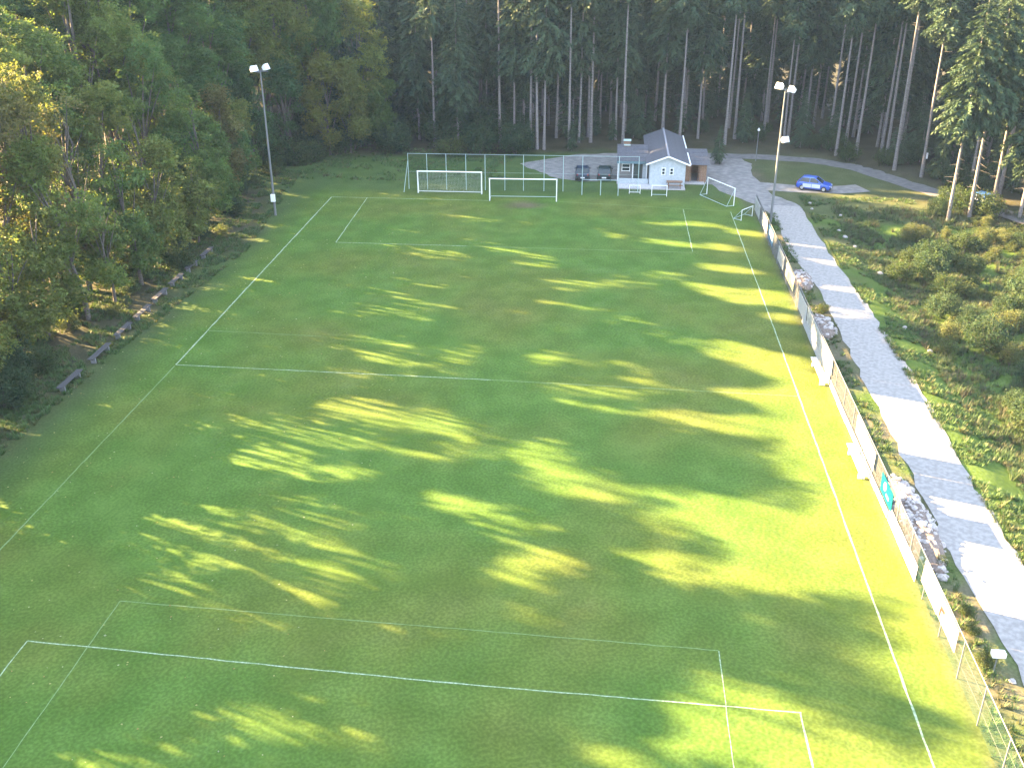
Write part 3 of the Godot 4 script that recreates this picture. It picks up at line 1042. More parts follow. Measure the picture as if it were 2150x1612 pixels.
func fence_mesh(a: Vector3, b: Vector3, h: float, cell: float, r: float) -> MB:
	var m := MB.new()
	var d := b - a
	var l := d.length()
	d /= l
	for s in [-1.0, 1.0]:
		var t := -h
		while t < l:
			var x0 := t if s > 0 else t + h
			var x1 := t + h if s > 0 else t
			# clip the slanted wire to the fence
			var f0 := 0.0
			var f1 := 1.0
			if x1 != x0:
				var g0 := (0.0 - x0) / (x1 - x0)
				var g1 := (l - x0) / (x1 - x0)
				f0 = maxf(f0, minf(g0, g1))
				f1 = minf(f1, maxf(g0, g1))
			if f1 > f0:
				m.tube([a + d * lerpf(x0, x1, f0) + Vector3(0, h * f0, 0), a + d * lerpf(x0, x1, f1) + Vector3(0, h * f1, 0)], [r, r], 3, false)
			t += cell
	return m


func heap(label: String, at: Vector3, half: Vector3, stones: int, meshes: Array) -> void:
	var t := thing("rubble_heap", label, "rubble", at, 0.0, "heaps of rubble between fence and road")
	var m := MB.new()
	var rings := []
	for i in 12:
		var a := PI * i / 11.0 - PI / 2
		var ring := []
		for k in 9:
			var b := PI * k / 8.0
			var w := cos(a) * rng.randf_range(0.85, 1.1) + 0.02
			ring.append(Vector3(cos(b) * half.x * w, maxf(-0.05, sin(b) * half.y * w * rng.randf_range(0.8, 1.1)) - (0.05 if k == 0 or k == 8 else 0.0), sin(a) * half.z))
		rings.append(ring)
	m.loft(rings)
	part("mound", m, M.soil, t)
	for i in stones:
		var a := rng.randf() * TAU
		var f := sqrt(rng.randf()) * 1.08
		var q := Vector3(cos(a) * f * half.x, 0, sin(a) * f * half.z)
		q.y = half.y * maxf(0.0, 1.0 - f * f) * 0.95
		var s := shared("stone", meshes[rng.randi() % meshes.size()], M.stone, t)
		var k := rng.randf_range(0.08, 0.22) * (1.6 if rng.randf() < 0.12 else 1.0)
		s.transform = Transform3D(Basis.from_euler(Vector3(rng.randf() * TAU, rng.randf() * TAU, rng.randf() * TAU)).scaled(Vector3(k, k * 0.8, k)), q)


func post_sign(called: String, label: String, at: Vector3, h: float, plate: Vector3, mat: Material) -> void:
	var t := thing(called, label, "sign", at)
	var m := MB.new()
	m.tube([Vector3(0, -0.2, 0), Vector3(0, h, 0)], [0.03, 0.03], 8)
	part("post", m, M.steel, t)
	m = MB.new()
	m.box(Vector3(0, h + plate.y * 0.5 - 0.05, 0.04), plate)
	part("plate", m, mat, t)


# ---------------------------------------------------------------- the scene
func _ready() -> void:
	rng.seed = 20240
	patch_noise.seed = 4
	patch_noise.frequency = 0.05
	patch_noise.fractal_octaves = 3
	fine_noise.seed = 8
	fine_noise.frequency = 0.18
	fine_noise.fractal_octaves = 3
	cam_basis = Basis(Vector3.UP, YAW) * Basis(Vector3.RIGHT, PITCH) * Basis(Vector3.BACK, ROLL)

	# camera
	var cam := Camera3D.new()
	cam.name = "camera"
	cam.transform = Transform3D(cam_basis, Vector3(0, CAM_H, 0))
	cam.fov = 41.698
	cam.near = 0.5
	cam.far = 900.0
	add_child(cam)
	cam.current = true
	# sky
	var sky := ProceduralSkyMaterial.new()
	sky.sky_top_color = Color(0.53, 0.585, 0.67)
	sky.sky_horizon_color = Color(0.77, 0.81, 0.86)
	sky.sky_curve = 0.16
	sky.ground_bottom_color = Color(0.2, 0.22, 0.2)
	sky.ground_horizon_color = Color(0.55, 0.6, 0.62)
	sky.sun_angle_max = 8.0
	sky.energy_multiplier = 0.45
	var env := Environment.new()
	env.background_mode = Environment.BG_SKY
	env.sky = Sky.new()
	env.sky.sky_material = sky
	env.tonemap_mode = Environment.TONE_MAPPER_LINEAR
	env.tonemap_exposure = 22.5
	env.sdfgi_enabled = true
	env.ssao_enabled = true
	env.ssil_enabled = true
	env.fog_enabled = true
	env.fog_density = 0.00011
	env.fog_light_color = Color(0.66, 0.80, 1.0)
	var we := WorldEnvironment.new()
	we.name = "world_environment"
	we.environment = env
	add_child(we)
	# sun: low, over the wood, a little beyond the pitch
	var sun := DirectionalLight3D.new()
	sun.name = "sun"
	sun.light_energy = 1.6
	sun.light_color = Color(1.0, 0.84, 0.6)
	sun.light_angular_distance = 0.5
	sun.shadow_enabled = true
	add_child(sun)
	sun.look_at_from_position(Vector3.ZERO, Vector3(SUN_DIR.x, -SUN_TAN, SUN_DIR.y))

	make_materials()
	make_gaps()
	build_land()
	build_pitch()
	clubhouse()
	build_fences()
	build_cars_and_lamps()
	build_vegetation()
	build_small_things()


func build_land() -> void:
	var x0 := -150.0
	var z0 := -300.0
	var nx := 260
	var nz := 320
	var m := ArrayMesh.new()
	var v := PackedVector3Array()
	var n := PackedVector3Array()
	var c := PackedColorArray()
	var idx := PackedInt32Array()
	for j in nz + 1:
		for i in nx + 1:
			var x := x0 + i * 1.0
			var z := z0 + j * 1.0
			v.append(Vector3(x, land(x, z), z))
			var e := 0.5
			n.append(Vector3(land(x - e, z) - land(x + e, z), 2.0 * e, land(x, z - e) - land(x, z + e)).normalized())
			c.append(ground_tint(x, z))
	for j in nz:
		for i in nx:
			var a := j * (nx + 1) + i
			idx.append_array([a, a + 1, a + nx + 1, a + 1, a + nx + 2, a + nx + 1])
	var arr := []
	arr.resize(Mesh.ARRAY_MAX)
	arr[Mesh.ARRAY_VERTEX] = v
	arr[Mesh.ARRAY_NORMAL] = n
	arr[Mesh.ARRAY_COLOR] = c
	arr[Mesh.ARRAY_INDEX] = idx
	m.add_surface_from_arrays(Mesh.PRIMITIVE_TRIANGLES, arr)
	var o := shared("ground", m, M.ground, self)
	o.set_meta("kind", "structure")
	# gravel yard, roads
	var yard := [Vector2(-11, -124.5), Vector2(-4, -130), Vector2(2, -131.5), Vector2(12, -131.8), Vector2(16, -131), Vector2(17.8, -127), Vector2(17.2, -121), Vector2(17.8, -117.5), Vector2(18.6, -112.5), Vector2(20.7, -108), Vector2(20.7, -103), Vector2(17.4, -103), Vector2(16.6, -107), Vector2(14.6, -110.5), Vector2(12.8, -113.3), Vector2(12, -116.2), Vector2(0.5, -117), Vector2(-3, -116.2), Vector2(-6, -117.5)]
	var poly := PackedVector2Array()
	for i in yard.size():
		var a: Vector2 = yard[i]
		var b: Vector2 = yard[(i + 1) % yard.size()]
		var k := maxi(1, int(a.distance_to(b) / 1.2))
		for s in k:
			poly.append(a.lerp(b, float(s) / k) + Vector2(rng.randfn(), rng.randfn()) * 0.13)
	var y := MB.new()
	var t := Geometry2D.triangulate_polygon(poly)
	for i in range(0, t.size(), 3):
		y.tri(Vector3(poly[t[i]].x, 0.012, poly[t[i]].y), Vector3(poly[t[i + 1]].x, 0.012, poly[t[i + 1]].y), Vector3(poly[t[i + 2]].x, 0.012, poly[t[i + 2]].y), Vector3.UP, Vector3.UP, Vector3.UP)
	structure("gravel_yard", y, M.yard)
	structure("gravel_track", along([Vector2(16.5, -116.5), Vector2(21, -115.2), Vector2(25.5, -115.0), Vector2(29.0, -116.2)], 3.2, 0.02, 0.12), M.yard)
	structure("forest_road", along([Vector2(12, -130.9), Vector2(19.5, -130.6), Vector2(25.3, -129.5), Vector2(30.4, -126), Vector2(34.2, -118.8), Vector2(37.9, -112.9), Vector2(41.2, -107.6), Vector2(46, -99), Vector2(54, -86)], 2.9, 0.028, 0.1), M.tarmac)
	structure("road", strip([Vector2(17.3, -108), Vector2(17.3, -100), Vector2(17.2, -92), Vector2(18.1, -83), Vector2(18.0, -66), Vector2(18.0, -54), Vector2(17.9, -43), Vector2(18.2, -37), Vector2(18.3, -20)], [Vector2(20.6, -108), Vector2(20.7, -100), Vector2(20.9, -92), Vector2(21.3, -80), Vector2(21.6, -66), Vector2(21.3, -54), Vector2(21.2, -43), Vector2(21.2, -37), Vector2(21.2, -20)], 0.036, 0.1), M.road)


func ground_tint(x: float, z: float) -> Color:
	var p := patch_noise.get_noise_2d(x, z)
	var q := fine_noise.get_noise_2d(x, z)
	var turf := Color(0.098, 0.166, 0.036)
	var dry := Color(0.148, 0.152, 0.042)
	var rough := Color(0.075, 0.115, 0.04)
	var litter := Color(0.075, 0.066, 0.05)
	var c := turf.lerp(dry, clampf(0.2 + p * 0.7 + q * 0.3, 0.0, 0.8))
	if x > 8.0:
		c = c.lerp(dry, 0.1)
	# worn goal mouth
	var w := Vector2((x + 8.6) / 3.0, (z + 105.6) / 1.3).length()
	c = c.lerp(Color(0.15, 0.11, 0.085), clampf(1.25 - w + q * 0.5, 0.0, 0.9))
	var e := x - wood_edge(z)
	if x < -31.0:
		c = c.lerp(rough, clampf((-31.0 - x) / 3.0, 0.0, 1.0))
		c = c.lerp(litter, clampf((4.0 - e) / 3.5 + p * 0.9 + q * 0.5, 0.0, 0.85))
	if x > 15.5:
		c = c.lerp(rough, 0.4)
		if x < 18.3:
			c = c.lerp(Color(0.17, 0.145, 0.115), clampf(0.6 + q * 1.2 + p, 0.0, 0.9))
		c = c.lerp(Color(0.11, 0.10, 0.07), clampf(p * 1.2 + q * 0.6 - 0.1, 0.0, 0.7))
	var f := hill_foot(x) - z
	if x > 14.0 and z < -103.0:
		c = c.lerp(Color(0.105, 0.1, 0.07), 0.65)
	if z < -104.0 and x < 14.0:
		c = c.lerp(rough, clampf((-108.0 - z) / 4.0, 0.0, 0.8))
	c = c.lerp(litter, clampf((f + 3.0) / 4.0 + q * 0.4, 0.0, 0.95))
	return c


func build_pitch() -> void:
	var tl := -30.05
	var tr := 13.2
	chalk_line(Vector2(-30.3, -107.0), Vector2(-29.9, -62.3), 0.107, M.chalk, 0.0)
	chalk_line(Vector2(-29.9, -62.1), Vector2(-29.9, -36.0), 0.076, M.old_chalk, 0.0)
	chalk_line(Vector2(tr - 0.15, -105.0), Vector2(tr, -70.0), 0.083, M.chalk, 0.0)
	chalk_line(Vector2(tr, -70.0), Vector2(tr + 0.05, -22.0), 0.095, M.chalk, 0.0)
	chalk_line(Vector2(-29.85, -62.3), Vector2(-7.4, -61.9), 0.076, M.chalk, 0.0)
	chalk_line(Vector2(-7.4, -61.9), Vector2(13.2, -61.3), 0.063, M.old_chalk, 0.0)
	chalk_line(Vector2(-30.3, -107.0), Vector2(-12.7, -107.1), 0.076, M.chalk, 0.0)
	chalk_line(Vector2(-5.4, -107.4), Vector2(tr, -105.2), 0.063, M.old_chalk, 0.0)
	chalk_line(Vector2(-26.3, -107.0), Vector2(-25.7, -91.0), 0.076, M.chalk, 0.0)
	chalk_line(Vector2(-25.7, -91.0), Vector2(-13.0, -91.0), 0.070, M.chalk, 0.0)
	chalk_line(Vector2(-13.0, -91.0), Vector2(8.2, -91.0), 0.057, M.old_chalk, 0.0)
	chalk_line(Vector2(8.2, -91.3), Vector2(8.15, -105.5), 0.076, M.chalk, 0.0)
	chalk_line(Vector2(-24.85, -33.2), Vector2(-6.6, -32.35), 0.063, M.chalk, 0.0)
	chalk_line(Vector2(-6.6, -32.35), Vector2(8.7, -31.95), 0.063, M.chalk, 0.0)
	chalk_line(Vector2(8.65, -32.0), Vector2(8.75, -18.0), 0.076, M.chalk, 0.0)
	chalk_line(Vector2(-24.85, -33.2), Vector2(-24.8, -18.0), 0.057, M.chalk, 0.0)
	chalk_line(Vector2(-22.0, -36.3), Vector2(5.7, -35.45), 0.044, M.old_chalk, 0.0)
	chalk_line(Vector2(5.7, -35.4), Vector2(5.65, -18.0), 0.044, M.chalk, 0.0)
	chalk_line(Vector2(-22.0, -36.3), Vector2(-21.9, -18.0), 0.044, M.old_chalk, 0.0)
	chalk_line(Vector2(-29.9, -68.6), Vector2(-21.0, -68.3), 0.057, M.old_chalk, 0.0)
	goal("white football goal on the far goal line in front of the tall ball fence", Vector3(-12.7, 0, -107.1), Vector3(-5.42, 0, -107.4), 2.42, 1.7, "green")
	goal("white portable football goal parked behind the goal line at the end of the ball fence", Vector3(-21.05, 0, -109.6), Vector3(-13.9, 0, -109.7), 2.44, 0.6, "white", 0.14)
	goal("smaller white goal with green net turned sideways near the clubhouse corner", Vector3(13.6, 0, -107.4), Vector3(11.1, 0, -111.9), 1.9, 0.9, "green", 0.09)
	goal("small white training goal standing in front of the clubhouse terrace", Vector3(4.95, 0, -110.6), Vector3(6.6, 0, -110.6), 1.2, 0.5, "green", 0.08)
	goal("lowest white training goal beside the little goal at the clubhouse terrace", Vector3(2.5, 0, -111.4), Vector3(3.7, 0, -111.4), 0.95, 0.5, "white", 0.06)
	goal("small white tube goal tipped against the fence end by the road", Vector3(13.8, 0, -101.9), Vector3(15.1, 0, -103.6), 1.1, 0.9, "green", 0.07)


func build_fences() -> void:
	# ball fence behind the far goal
	var t := thing("ball_fence", "tall wire mesh ball fence with steel posts behind the far goal", "fence", Vector3(0, 0, 0))
	var xs := [859, 898, 938, 979, 1019, 1060, 1099, 1142, 1182, 1222, 1298, 1339]
	var pts := []
	for x in xs:
		var g := on_level(x, 405.0, 0.0)
		g.z = lerpf(-111.2, -111.9, (x - 859.0) / 480.0)
		var d := ray(x, 400.0)
		g.x = d.x / d.z * g.z
		g.y = 0.0
		pts.append(g)
	for g in pts:
		var m := MB.new()
		m.tube([g - Vector3(0, 0.2, 0), g + Vector3(0, 4.05, 0)], [0.04, 0.035], 8)
		part("post", m, M.pale_steel, t)
	for h in [4.02, 2.0]:
		var m := MB.new()
		for i in pts.size() - 1:
			m.tube([pts[i] + Vector3(0, h, 0), pts[i + 1] + Vector3(0, h, 0)], [0.022, 0.022] if h > 3.0 else [0.008, 0.008], 5, false)
		part("rail", m, M.pale_steel, t)
	var o := part("wire_mesh", fence_mesh(pts[0], pts[-1], 4.0, 0.16, 0.0035), M.net_green, t)
	o.set_meta("kind", "stuff")
	var m1 := MB.new()
	m1.tube([pts[0] + Vector3(-0.02, 3.2, 0), pts[0] + Vector3(-0.3, 0, 1.5)], [0.03, 0.03], 6)
	part("brace", m1, M.pale_steel, t)
	# low rail in front of the yard
	var r := thing("yard_railing", "low steel railing between the pitch end and the parked dark cars", "railing", Vector3(0, 0, 0))
	for px in [1222, 1261, 1298]:
		var g := on_level(px, 412.0)
		g.z = -110.4
		g.x = ray(px, 400).x / ray(px, 400).z * g.z
		m1 = MB.new()
		m1.tube([Vector3(g.x, -0.1, g.z), Vector3(g.x, 1.75, g.z)], [0.045, 0.045], 8)
		part("post", m1, M.pale_steel, r)
	m1 = MB.new()
	m1.tube([Vector3(-2.75, 1.72, -110.4), Vector3(1.2, 1.72, -110.4)], [0.03, 0.03], 6)
	part("rail", m1, M.pale_steel, r)
	# fence along the road
	var f := thing("pitch_fence", "long chain link fence with steel posts between pitch and gravel road", "fence", Vector3(0, 0, 0))
	var z := -26.5
	while z > -105.0:
		var m := MB.new()
		m.tube([Vector3(15.55, -0.2, z), Vector3(15.55, 2.03, z)], [0.03, 0.03], 8)
		part("post", m, M.steel, f)
		z -= 2.7
	m1 = MB.new()
	m1.tube([Vector3(15.55, 2.0, -24), Vector3(15.55, 2.0, -105)], [0.022, 0.022], 6, false)
	part("top_rail", m1, M.steel, f)
	for h in [1.35, 0.7]:
		m1 = MB.new()
		m1.tube([Vector3(15.58, h, -24), Vector3(15.58, h, -105)], [0.004, 0.004], 4, false)
		part("wire", m1, M.steel, f)
	o = part("wire_mesh", fence_mesh(Vector3(15.58, 0.02, -24), Vector3(15.58, 0.02, -41.5), 1.96, 0.09, 0.003), M.net_green, f)
	o.set_meta("kind", "stuff")
	o = part("wire_mesh", fence_mesh(Vector3(15.58, 0.02, -41.5), Vector3(15.58, 0.02, -105), 1.96, 0.07, 0.0035), M.net_pale, f)
	o.set_meta("kind", "stuff")
	# boards on it, near ones first
	var b := board("advertising_board", "plain white board with a red mark on the pitch fence", -40.3, -35.2, 0.85, 2.0, M.board_white, 15.46, 2)
	var m2 := MB.new()
	m2.box(Vector3(-0.02, 1.52, 0.55), Vector3(0.012, 0.2, 0.5))
	m2.box(Vector3(-0.02, 1.22, 0.3), Vector3(0.012, 0.34, 0.16))
	part("red_mark", m2, M.red_mark, b)
	m2 = MB.new()
	m2.box(Vector3(-0.02, 1.62, 1.35), Vector3(0.012, 0.12, 0.7))
	m2.box(Vector3(-0.02, 1.4, 1.45), Vector3(0.012, 0.07, 0.9))
	part("grey_mark", m2, M.board_grey, b)
	board("plank_barrier", "pale weathered plank barrier at the foot of the fence beside the cyan board", -46.6, -41.2, 0.08, 0.95, M.board_pale, 15.50, 3, "barrier")
	var cy := board("advertising_board", "cyan board with white emblem on the pitch fence", -48.6, -46.2, 0.75, 1.85, M.cyan, 15.44, 1)
	m2 = MB.new()
	m2.tube([Vector3(-0.008, 1.42, -0.35), Vector3(-0.02, 1.42, -0.35)], [0.24, 0.24], 14)
	m2.box(Vector3(-0.014, 1.15, 0.3), Vector3(0.012, 0.12, 0.6))
	part("emblem", m2, M.board_white, cy)
	board("advertising_board", "long blank white board between the cyan board and the open mesh", -55.0, -50.3, 0.85, 2.0, M.board_white, 15.46, 2)
	board("plank_barrier", "knee high pale kickboard under the blank white boards along the fence", -63.0, -46.8, 0.04, 0.5, M.board_pale, 15.50, 6, "barrier")
	board("advertising_board", "longest blank white board on the fence beside the second rubble heap", -72.6, -62.9, 0.85, 2.0, M.board_white, 15.46, 4)
	board("plank_barrier", "grey plank barrier below the longest white board of the fence", -74.5, -63.2, 0.05, 0.75, M.board_grey, 15.50, 4, "barrier")
	board("advertising_board", "grey green board on the fence next to the longest white board", -76.5, -72.9, 0.5, 1.9, M.board_grey, 15.46, 1)
	board("advertising_board", "pale yellow board on the pitch fence", -83.2, -79.2, 0.8, 1.95, M.yellow_board, 15.46, 1)
	board("advertising_board", "short white board next to the pale yellow board", -88.0, -84.6, 0.7, 1.9, M.board_white, 15.46, 1)
	var bl := board("advertising_board", "blue board with pale stripe on the fence near the floodlight mast", -94.6, -91.4, 0.6, 1.9, M.blue_board, 15.46, 1)
	m2 = MB.new()
	m2.box(Vector3(-0.018, 1.35, 0.2), Vector3(0.012, 0.5, 2.2))
	part("stripe", m2, M.pale_blue, bl)
	board("advertising_board", "white board just past the blue one towards the clubhouse", -99.2, -95.4, 0.6, 1.9, M.board_white, 15.46, 1)
	board("advertising_board", "white board at the clubhouse end of the fence", -104.8, -101.0, 0.4, 1.8, M.board_white, 15.46, 1)
	bench("white slatted bench at the fence below the longest white board", Vector3(15.05, 0, -62.6), Vector3(15.05, 0, -66.8), M.board_pale, "white benches beside the pitch fence", false)
	bench("white slatted bench at the fence near the cyan board", Vector3(15.05, 0, -50.4), Vector3(15.05, 0, -54.2), M.board_pale, "white benches beside the pitch fence", false)


func build_cars_and_lamps() -> void:
	car("dark navy hatchback parked in the yard behind the ball fence", Vector3(-2.95, 0.02, -118.1), PI / 2 + 0.04, M.paint_navy, M.paint_navy)
	car("blackish green hatchback parked next to the clubhouse porch", Vector3(-0.35, 0.02, -118.3), PI / 2 - 0.02, M.paint_green, M.paint_green)
	car("bright blue car with pale door panels on the gravel track", Vector3(23.3, 0.03, -115.0), -0.36, M.paint_blue, M.paint_silver)
	car("light blue car half hidden by bushes on the forest road", Vector3(39.6, 0.03, -110.2), 2.1, M.paint_sky, M.paint_sky)
	floodlight("tall grey floodlight mast with switch box at the wooded side of the pitch", Vector3(-34.28, 0, -99.4), 14.5, [[Vector3(-0.62, 14.7, 0.05), 1.0], [Vector3(0.62, 14.9, 0.05), 1.4]], 1.9)
	floodlight("tall white floodlight mast with a third lamp halfway up beside the road", Vector3(16.68, 0, -101.35), 13.2, [[Vector3(-0.6, 13.5, 0.1), -0.9], [Vector3(0.6, 13.2, 0.1), -1.2], [Vector3(0.5, 8.4, 0.0), 0.6]], 0.0)
	var t := thing("street_lamp", "thin short lamp post beside the forest road behind the clubhouse", "lamp post", Vector3(18.45, 0, -128.4))
	var m := MB.new()
	m.tube([Vector3(0, -0.1, 0), Vector3(0, 3.8, 0)], [0.06, 0.045], 8)
	part("pole", m, M.steel, t)
	m = MB.new()
	m.tube([Vector3(0, 3.75, 0), Vector3(0, 3.85, 0), Vector3(0, 4.1, 0)], [0.1, 0.18, 0.06], 10)
	part("lamp_head", m, M.white_paint, t)
	post_sign("road_sign", "small white road sign on a post at the forest edge", on_level(1940, 352) * Vector3(1, 0, 1) * Vector3(0.985, 1, 0.985), 1.6, Vector3(0.5, 0.7, 0.03), M.plate)
	post_sign("marker_post", "short steel post with a white cap in the weeds between fence and road", Vector3(17.2, 0, -35.1), 1.0, Vector3(0.55, 0.22, 0.3), M.plate)


func far_enough(list: Array, q: Vector3, d: float) -> bool:
	for p in list:
		if (p.x - q.x) * (p.x - q.x) + (p.z - q.z) * (p.z - q.z) < d * d:
			return false
	return true


func build_vegetation() -> void:
	for i in 4:
		sprays.append(leaf_spray(100 + i, 20, 0.43, 0.215, 0.6))
	for i in 4:
		bush_sprays.append(leaf_spray(200 + i, 22, 0.36, 0.15, 1.1))
	for i in 4:
		branches.append(needle_branch(300 + i))
	tuft = grass_tuft(41, 14, 0.22)
	tall_tuft = grass_tuft(42, 18, 0.55)
	# the wood on the bank behind the benches
	var kept := []
	var tries := 0
	while tries < 9000 and kept.size() < 150:
		tries += 1
		var z := rng.randf_range(-131.0, -18.0)
		var e := wood_edge(z)
		var deep := 1.4 + pow(rng.randf(), 1.25) * (21.0 if z > -112.0 else 30.0)
		var x := e - deep
		var q := Vector3(x, land(x, z), z)
		if not far_enough(kept, q, 2.6 + minf(deep, 10.0) * 0.12):
			continue
		kept.append(q)
		var h := rng.randf_range(18.0, 25.0)
		if deep < 4.5:
			h = rng.randf_range(7.0, 14.0)
		elif deep < 7.5:
			h = rng.randf_range(13.0, 20.0)
		if z < -88.0 and deep > 7.5:
			h += 4.0
		var tall := h > 15.0
		broadleaf(q, h, h * rng.randf_range(0.13, 0.17) + 1.3, 0.14, "tall_broadleaf_tree" if tall else "broadleaf_tree",
			"tall %s tree in the wood behind the benches" if tall else "lower %s tree at the front of the wood behind the benches", "tree",
			"tall trees of the wood behind the benches" if tall else "lower trees at the front of the wood", 0.06 if deep < 7.5 else 0.2)
	# spruces behind the clubhouse
	for k in 5:
		spruce_kinds.append(spruce(k))
	var stems := []
	var fixed := [[735, 175, 0], [826, 215, 1], [912, 265, 1], [985, 215, 0], [1050, 300, 2], [1080, 300, 1], [1113, 310, 0], [1128, 316, 2], [1142, 315, 1], [1168, 290, 0], [1195, 315, 2], [1215, 300, 1], [1240, 300, 0], [1282, 260, 2], [1375, 255, 2], [1393, 270, 0], [1505, 245, 0], [1530, 270, 2], [1610, 270, 0], [1655, 290, 2], [1740, 300, 2], [1755, 330, 0], [1775, 310, 2], [1797, 325, 0], [1850, 322, 2], [1862, 330, 0], [1885, 335, 2], [1935, 372, 0], [1990, 465, 1], [2035, 458, 1], [2085, 432, 1], [2140, 462, 3], [2010, 300, 1], [2070, 330, 3], [2120, 350, 1]]
	for f in fixed:
		var q := on_land(f[0], f[1])
		if q.x == INF:
			continue
		stems.append(q)
		place_spruce(f[2], q, rng.randf_range(0.92, 1.08), q.x > 30.0 and q.z > -112.0)
	tries = 0
	var more := 0
	while tries < 9000 and more < 245:
		tries += 1
		var x := rng.randf_range(-84.0, 70.0)
		var depth := pow(rng.randf(), 1.25) * 55.0
		var z := hill_foot(x) - 2.0 - depth
		if x < -24.0 and z > -130.0:
			continue
		var q := Vector3(x, land(x, z), z)
		if absf(x - 31.0) < 3.0 and z > -131.0:
			continue
		if not far_enough(stems, q, 3.1 + depth * 0.015):
			continue
		stems.append(q)
		more += 1
		var kind := ([3, 1, 3, 1, 0, 3] if depth > 5.0 or x < 0.0 else [0, 1, 2, 0, 2, 3])[rng.randi() % 6] as int
		if x > 10.0 and depth < 12.0 and kind == 3:
			kind = 2
		place_spruce(kind, q, rng.randf_range(0.85, 1.12), false)
	# young spruces and shrubs under them
	for k in 4:
		bush_kinds.append(bush(k))
	var spots := [[1110, 318, 4, 0.55], [1200, 318, 4, 0.5], [1508, 345, 4, 0.62], [1330, 290, 4, 0.8], [1440, 262, 4, 1.0], [1455, 240, 4, 1.1], [1250, 285, 4, 0.6], [1680, 310, 4, 0.9], [2030, 330, 4, 1.3], [2100, 380, 4, 1.2], [1965, 320, 4, 1.2], [1560, 300, 4, 0.8], [1345, 200, 4, 1.0]]
	for s in spots:
		var q := on_land(s[0], s[1])
		if q.x != INF:
			place_spruce(4, q, s[3], false)
	for i in 150:
		var x := rng.randf_range(-30.0, 66.0)
		var back := rng.randf()
		var z := hill_foot(x) - 4.0 - back * 44.0
		if x < -22.0 and z > -132.0:
			continue
		place_spruce(4, Vector3(x, land(x, z), z), rng.randf_range(0.4, 0.9) + back * 0.9, false)
	var n := 0
	while n < 80:   # undergrowth at the foot of hill and bank
		var x := rng.randf_range(-44.0, -11.0)
		var z := rng.randf_range(-146.0, -118.0)
		var d := maxf(wood_edge(z) - x, hill_foot(x) - z)
		if d < -1.5 or d > 15.0:
			continue
		n += 1
		place_bush([0, 2, 2, 1][rng.randi() % 4], Vector3(x, land(x, z), z), rng.randf_range(0.9, 1.9), "dark green bush in the undergrowth at the forest foot", "undergrowth bushes at the forest foot")
	n = 0
	while n < 60:   # edge of the wood behind the benches
		var z := rng.randf_range(-122.0, -50.0)
		var x := wood_edge(z) + rng.randf_range(-5.0, 1.0)
		n += 1
		place_bush([0, 2, 0, 1][rng.randi() % 4], Vector3(x, land(x, z), z), rng.randf_range(0.5, 1.05), "green bush at the wood edge behind the benches", "bushes at the wood edge behind the benches")
	n = 0
	while n < 22:   # forest edge beyond the back road
		var x := rng.randf_range(12.0, 56.0)
		var z := hill_foot(x) - rng.randf_range(0.5, 12.0)
		n += 1
		place_bush([0, 2][rng.randi() % 2], Vector3(x, land(x, z), z), rng.randf_range(0.5, 1.2), "dark bush under the spruces beyond the forest road", "bushes under the spruces beyond the forest road")
	var scrub := []
	tries = 0
	while tries < 3000 and scrub.size() < 250:
		tries += 1
		var z := rng.randf_range(-106.0, -40.0)
		var x := 25.2 + pow(rng.randf(), 0.8) * 23.0
		if z < -88.0:
			x += 3.5 * clampf((-88.0 - z) / 12.0, 0.0, 1.0)
		var q := Vector3(x, land(x, z), z)
		if x > 38.0 - (z + 106.0) * 0.1 and z < -104.0:
			continue
		if patch_noise.get_noise_2d(x * 6.0 + 90.0, z * 6.0) < -0.12 or not far_enough(scrub, q, 0.85):
			continue
		scrub.append(q)
		var k := rng.randi() % 10
		if k < 3:
			place_bush(3, q, rng.randf_range(0.4, 0.95), "yellowish bush in the scrub across the road", "yellowish bushes in the scrub across the road", "scrub_bush")
		else:
			place_bush([0, 1, 2][k % 3], q, rng.randf_range(0.4, 1.05), "green bush in the scrub across the road", "green bushes in the scrub across the road", "scrub_bush")
	for s in [[1655, 577, 0.55], [1757, 655, 0.5], [1745, 690, 0.45], [1975, 1185, 0.35], [2030, 1290, 0.35], [2070, 1395, 0.5], [2040, 1330, 0.4]]:
		var q := on_level(s[0], s[1])
		q.x = clampf(q.x, 16.1, 17.6)
		place_bush(1, q, s[2], "small weedy bush between the fence and the road", "weedy bushes between fence and road")
	for q in [Vector3(37.6, 0, -107.2), Vector3(39.4, 0, -106.0), Vector3(36.4, 0, -108.6)]:
		place_bush(0, Vector3(q.x, land(q.x, q.z), q.z), 1.25, "green bush in front of the light blue car", "green bushes in front of the light blue car", "scrub_bush")
	# rough grass as ground cover
	var places := []
	var tints := []
	tries = 0
	while places.size() < 22000 and tries < 80000:
		tries += 1
		var x := 0.0
		var z := 0.0
		var pick := rng.randf()
		if pick < 0.3:
			z = rng.randf_range(-112.0, -40.0)
			x = 21.2 + pow(rng.randf(), 1.4) * 12.0
		elif pick < 0.36:
			z = rng.randf_range(-105.0, -26.0)
			x = rng.randf_range(15.65, 17.6)
		elif pick < 0.85:
			z = rng.randf_range(-122.0, -48.0)
			x = wood_edge(z) + rng.randf_range(-5.0, 3.5)
		else:
			x = rng.randf_range(-40.0, 12.0)
			z = hill_foot(x) + rng.randf_range(-2.0, 14.0)
			if z < -112.5 and x > -12.0:
				continue
			if x > -24.0 and z > -111.5:
				continue
		if patch_noise.get_noise_2d(x * 4.0, z * 4.0) < -0.12:
			continue
		var s := rng.randf_range(0.6, 1.5)
		places.append(Transform3D(Basis(Vector3.UP, rng.randf() * TAU).scaled(Vector3(s, s * rng.randf_range(0.7, 1.3), s)), Vector3(x, land(x, z) - 0.01, z)))
		var v := rng.randf_range(0.7, 1.3)
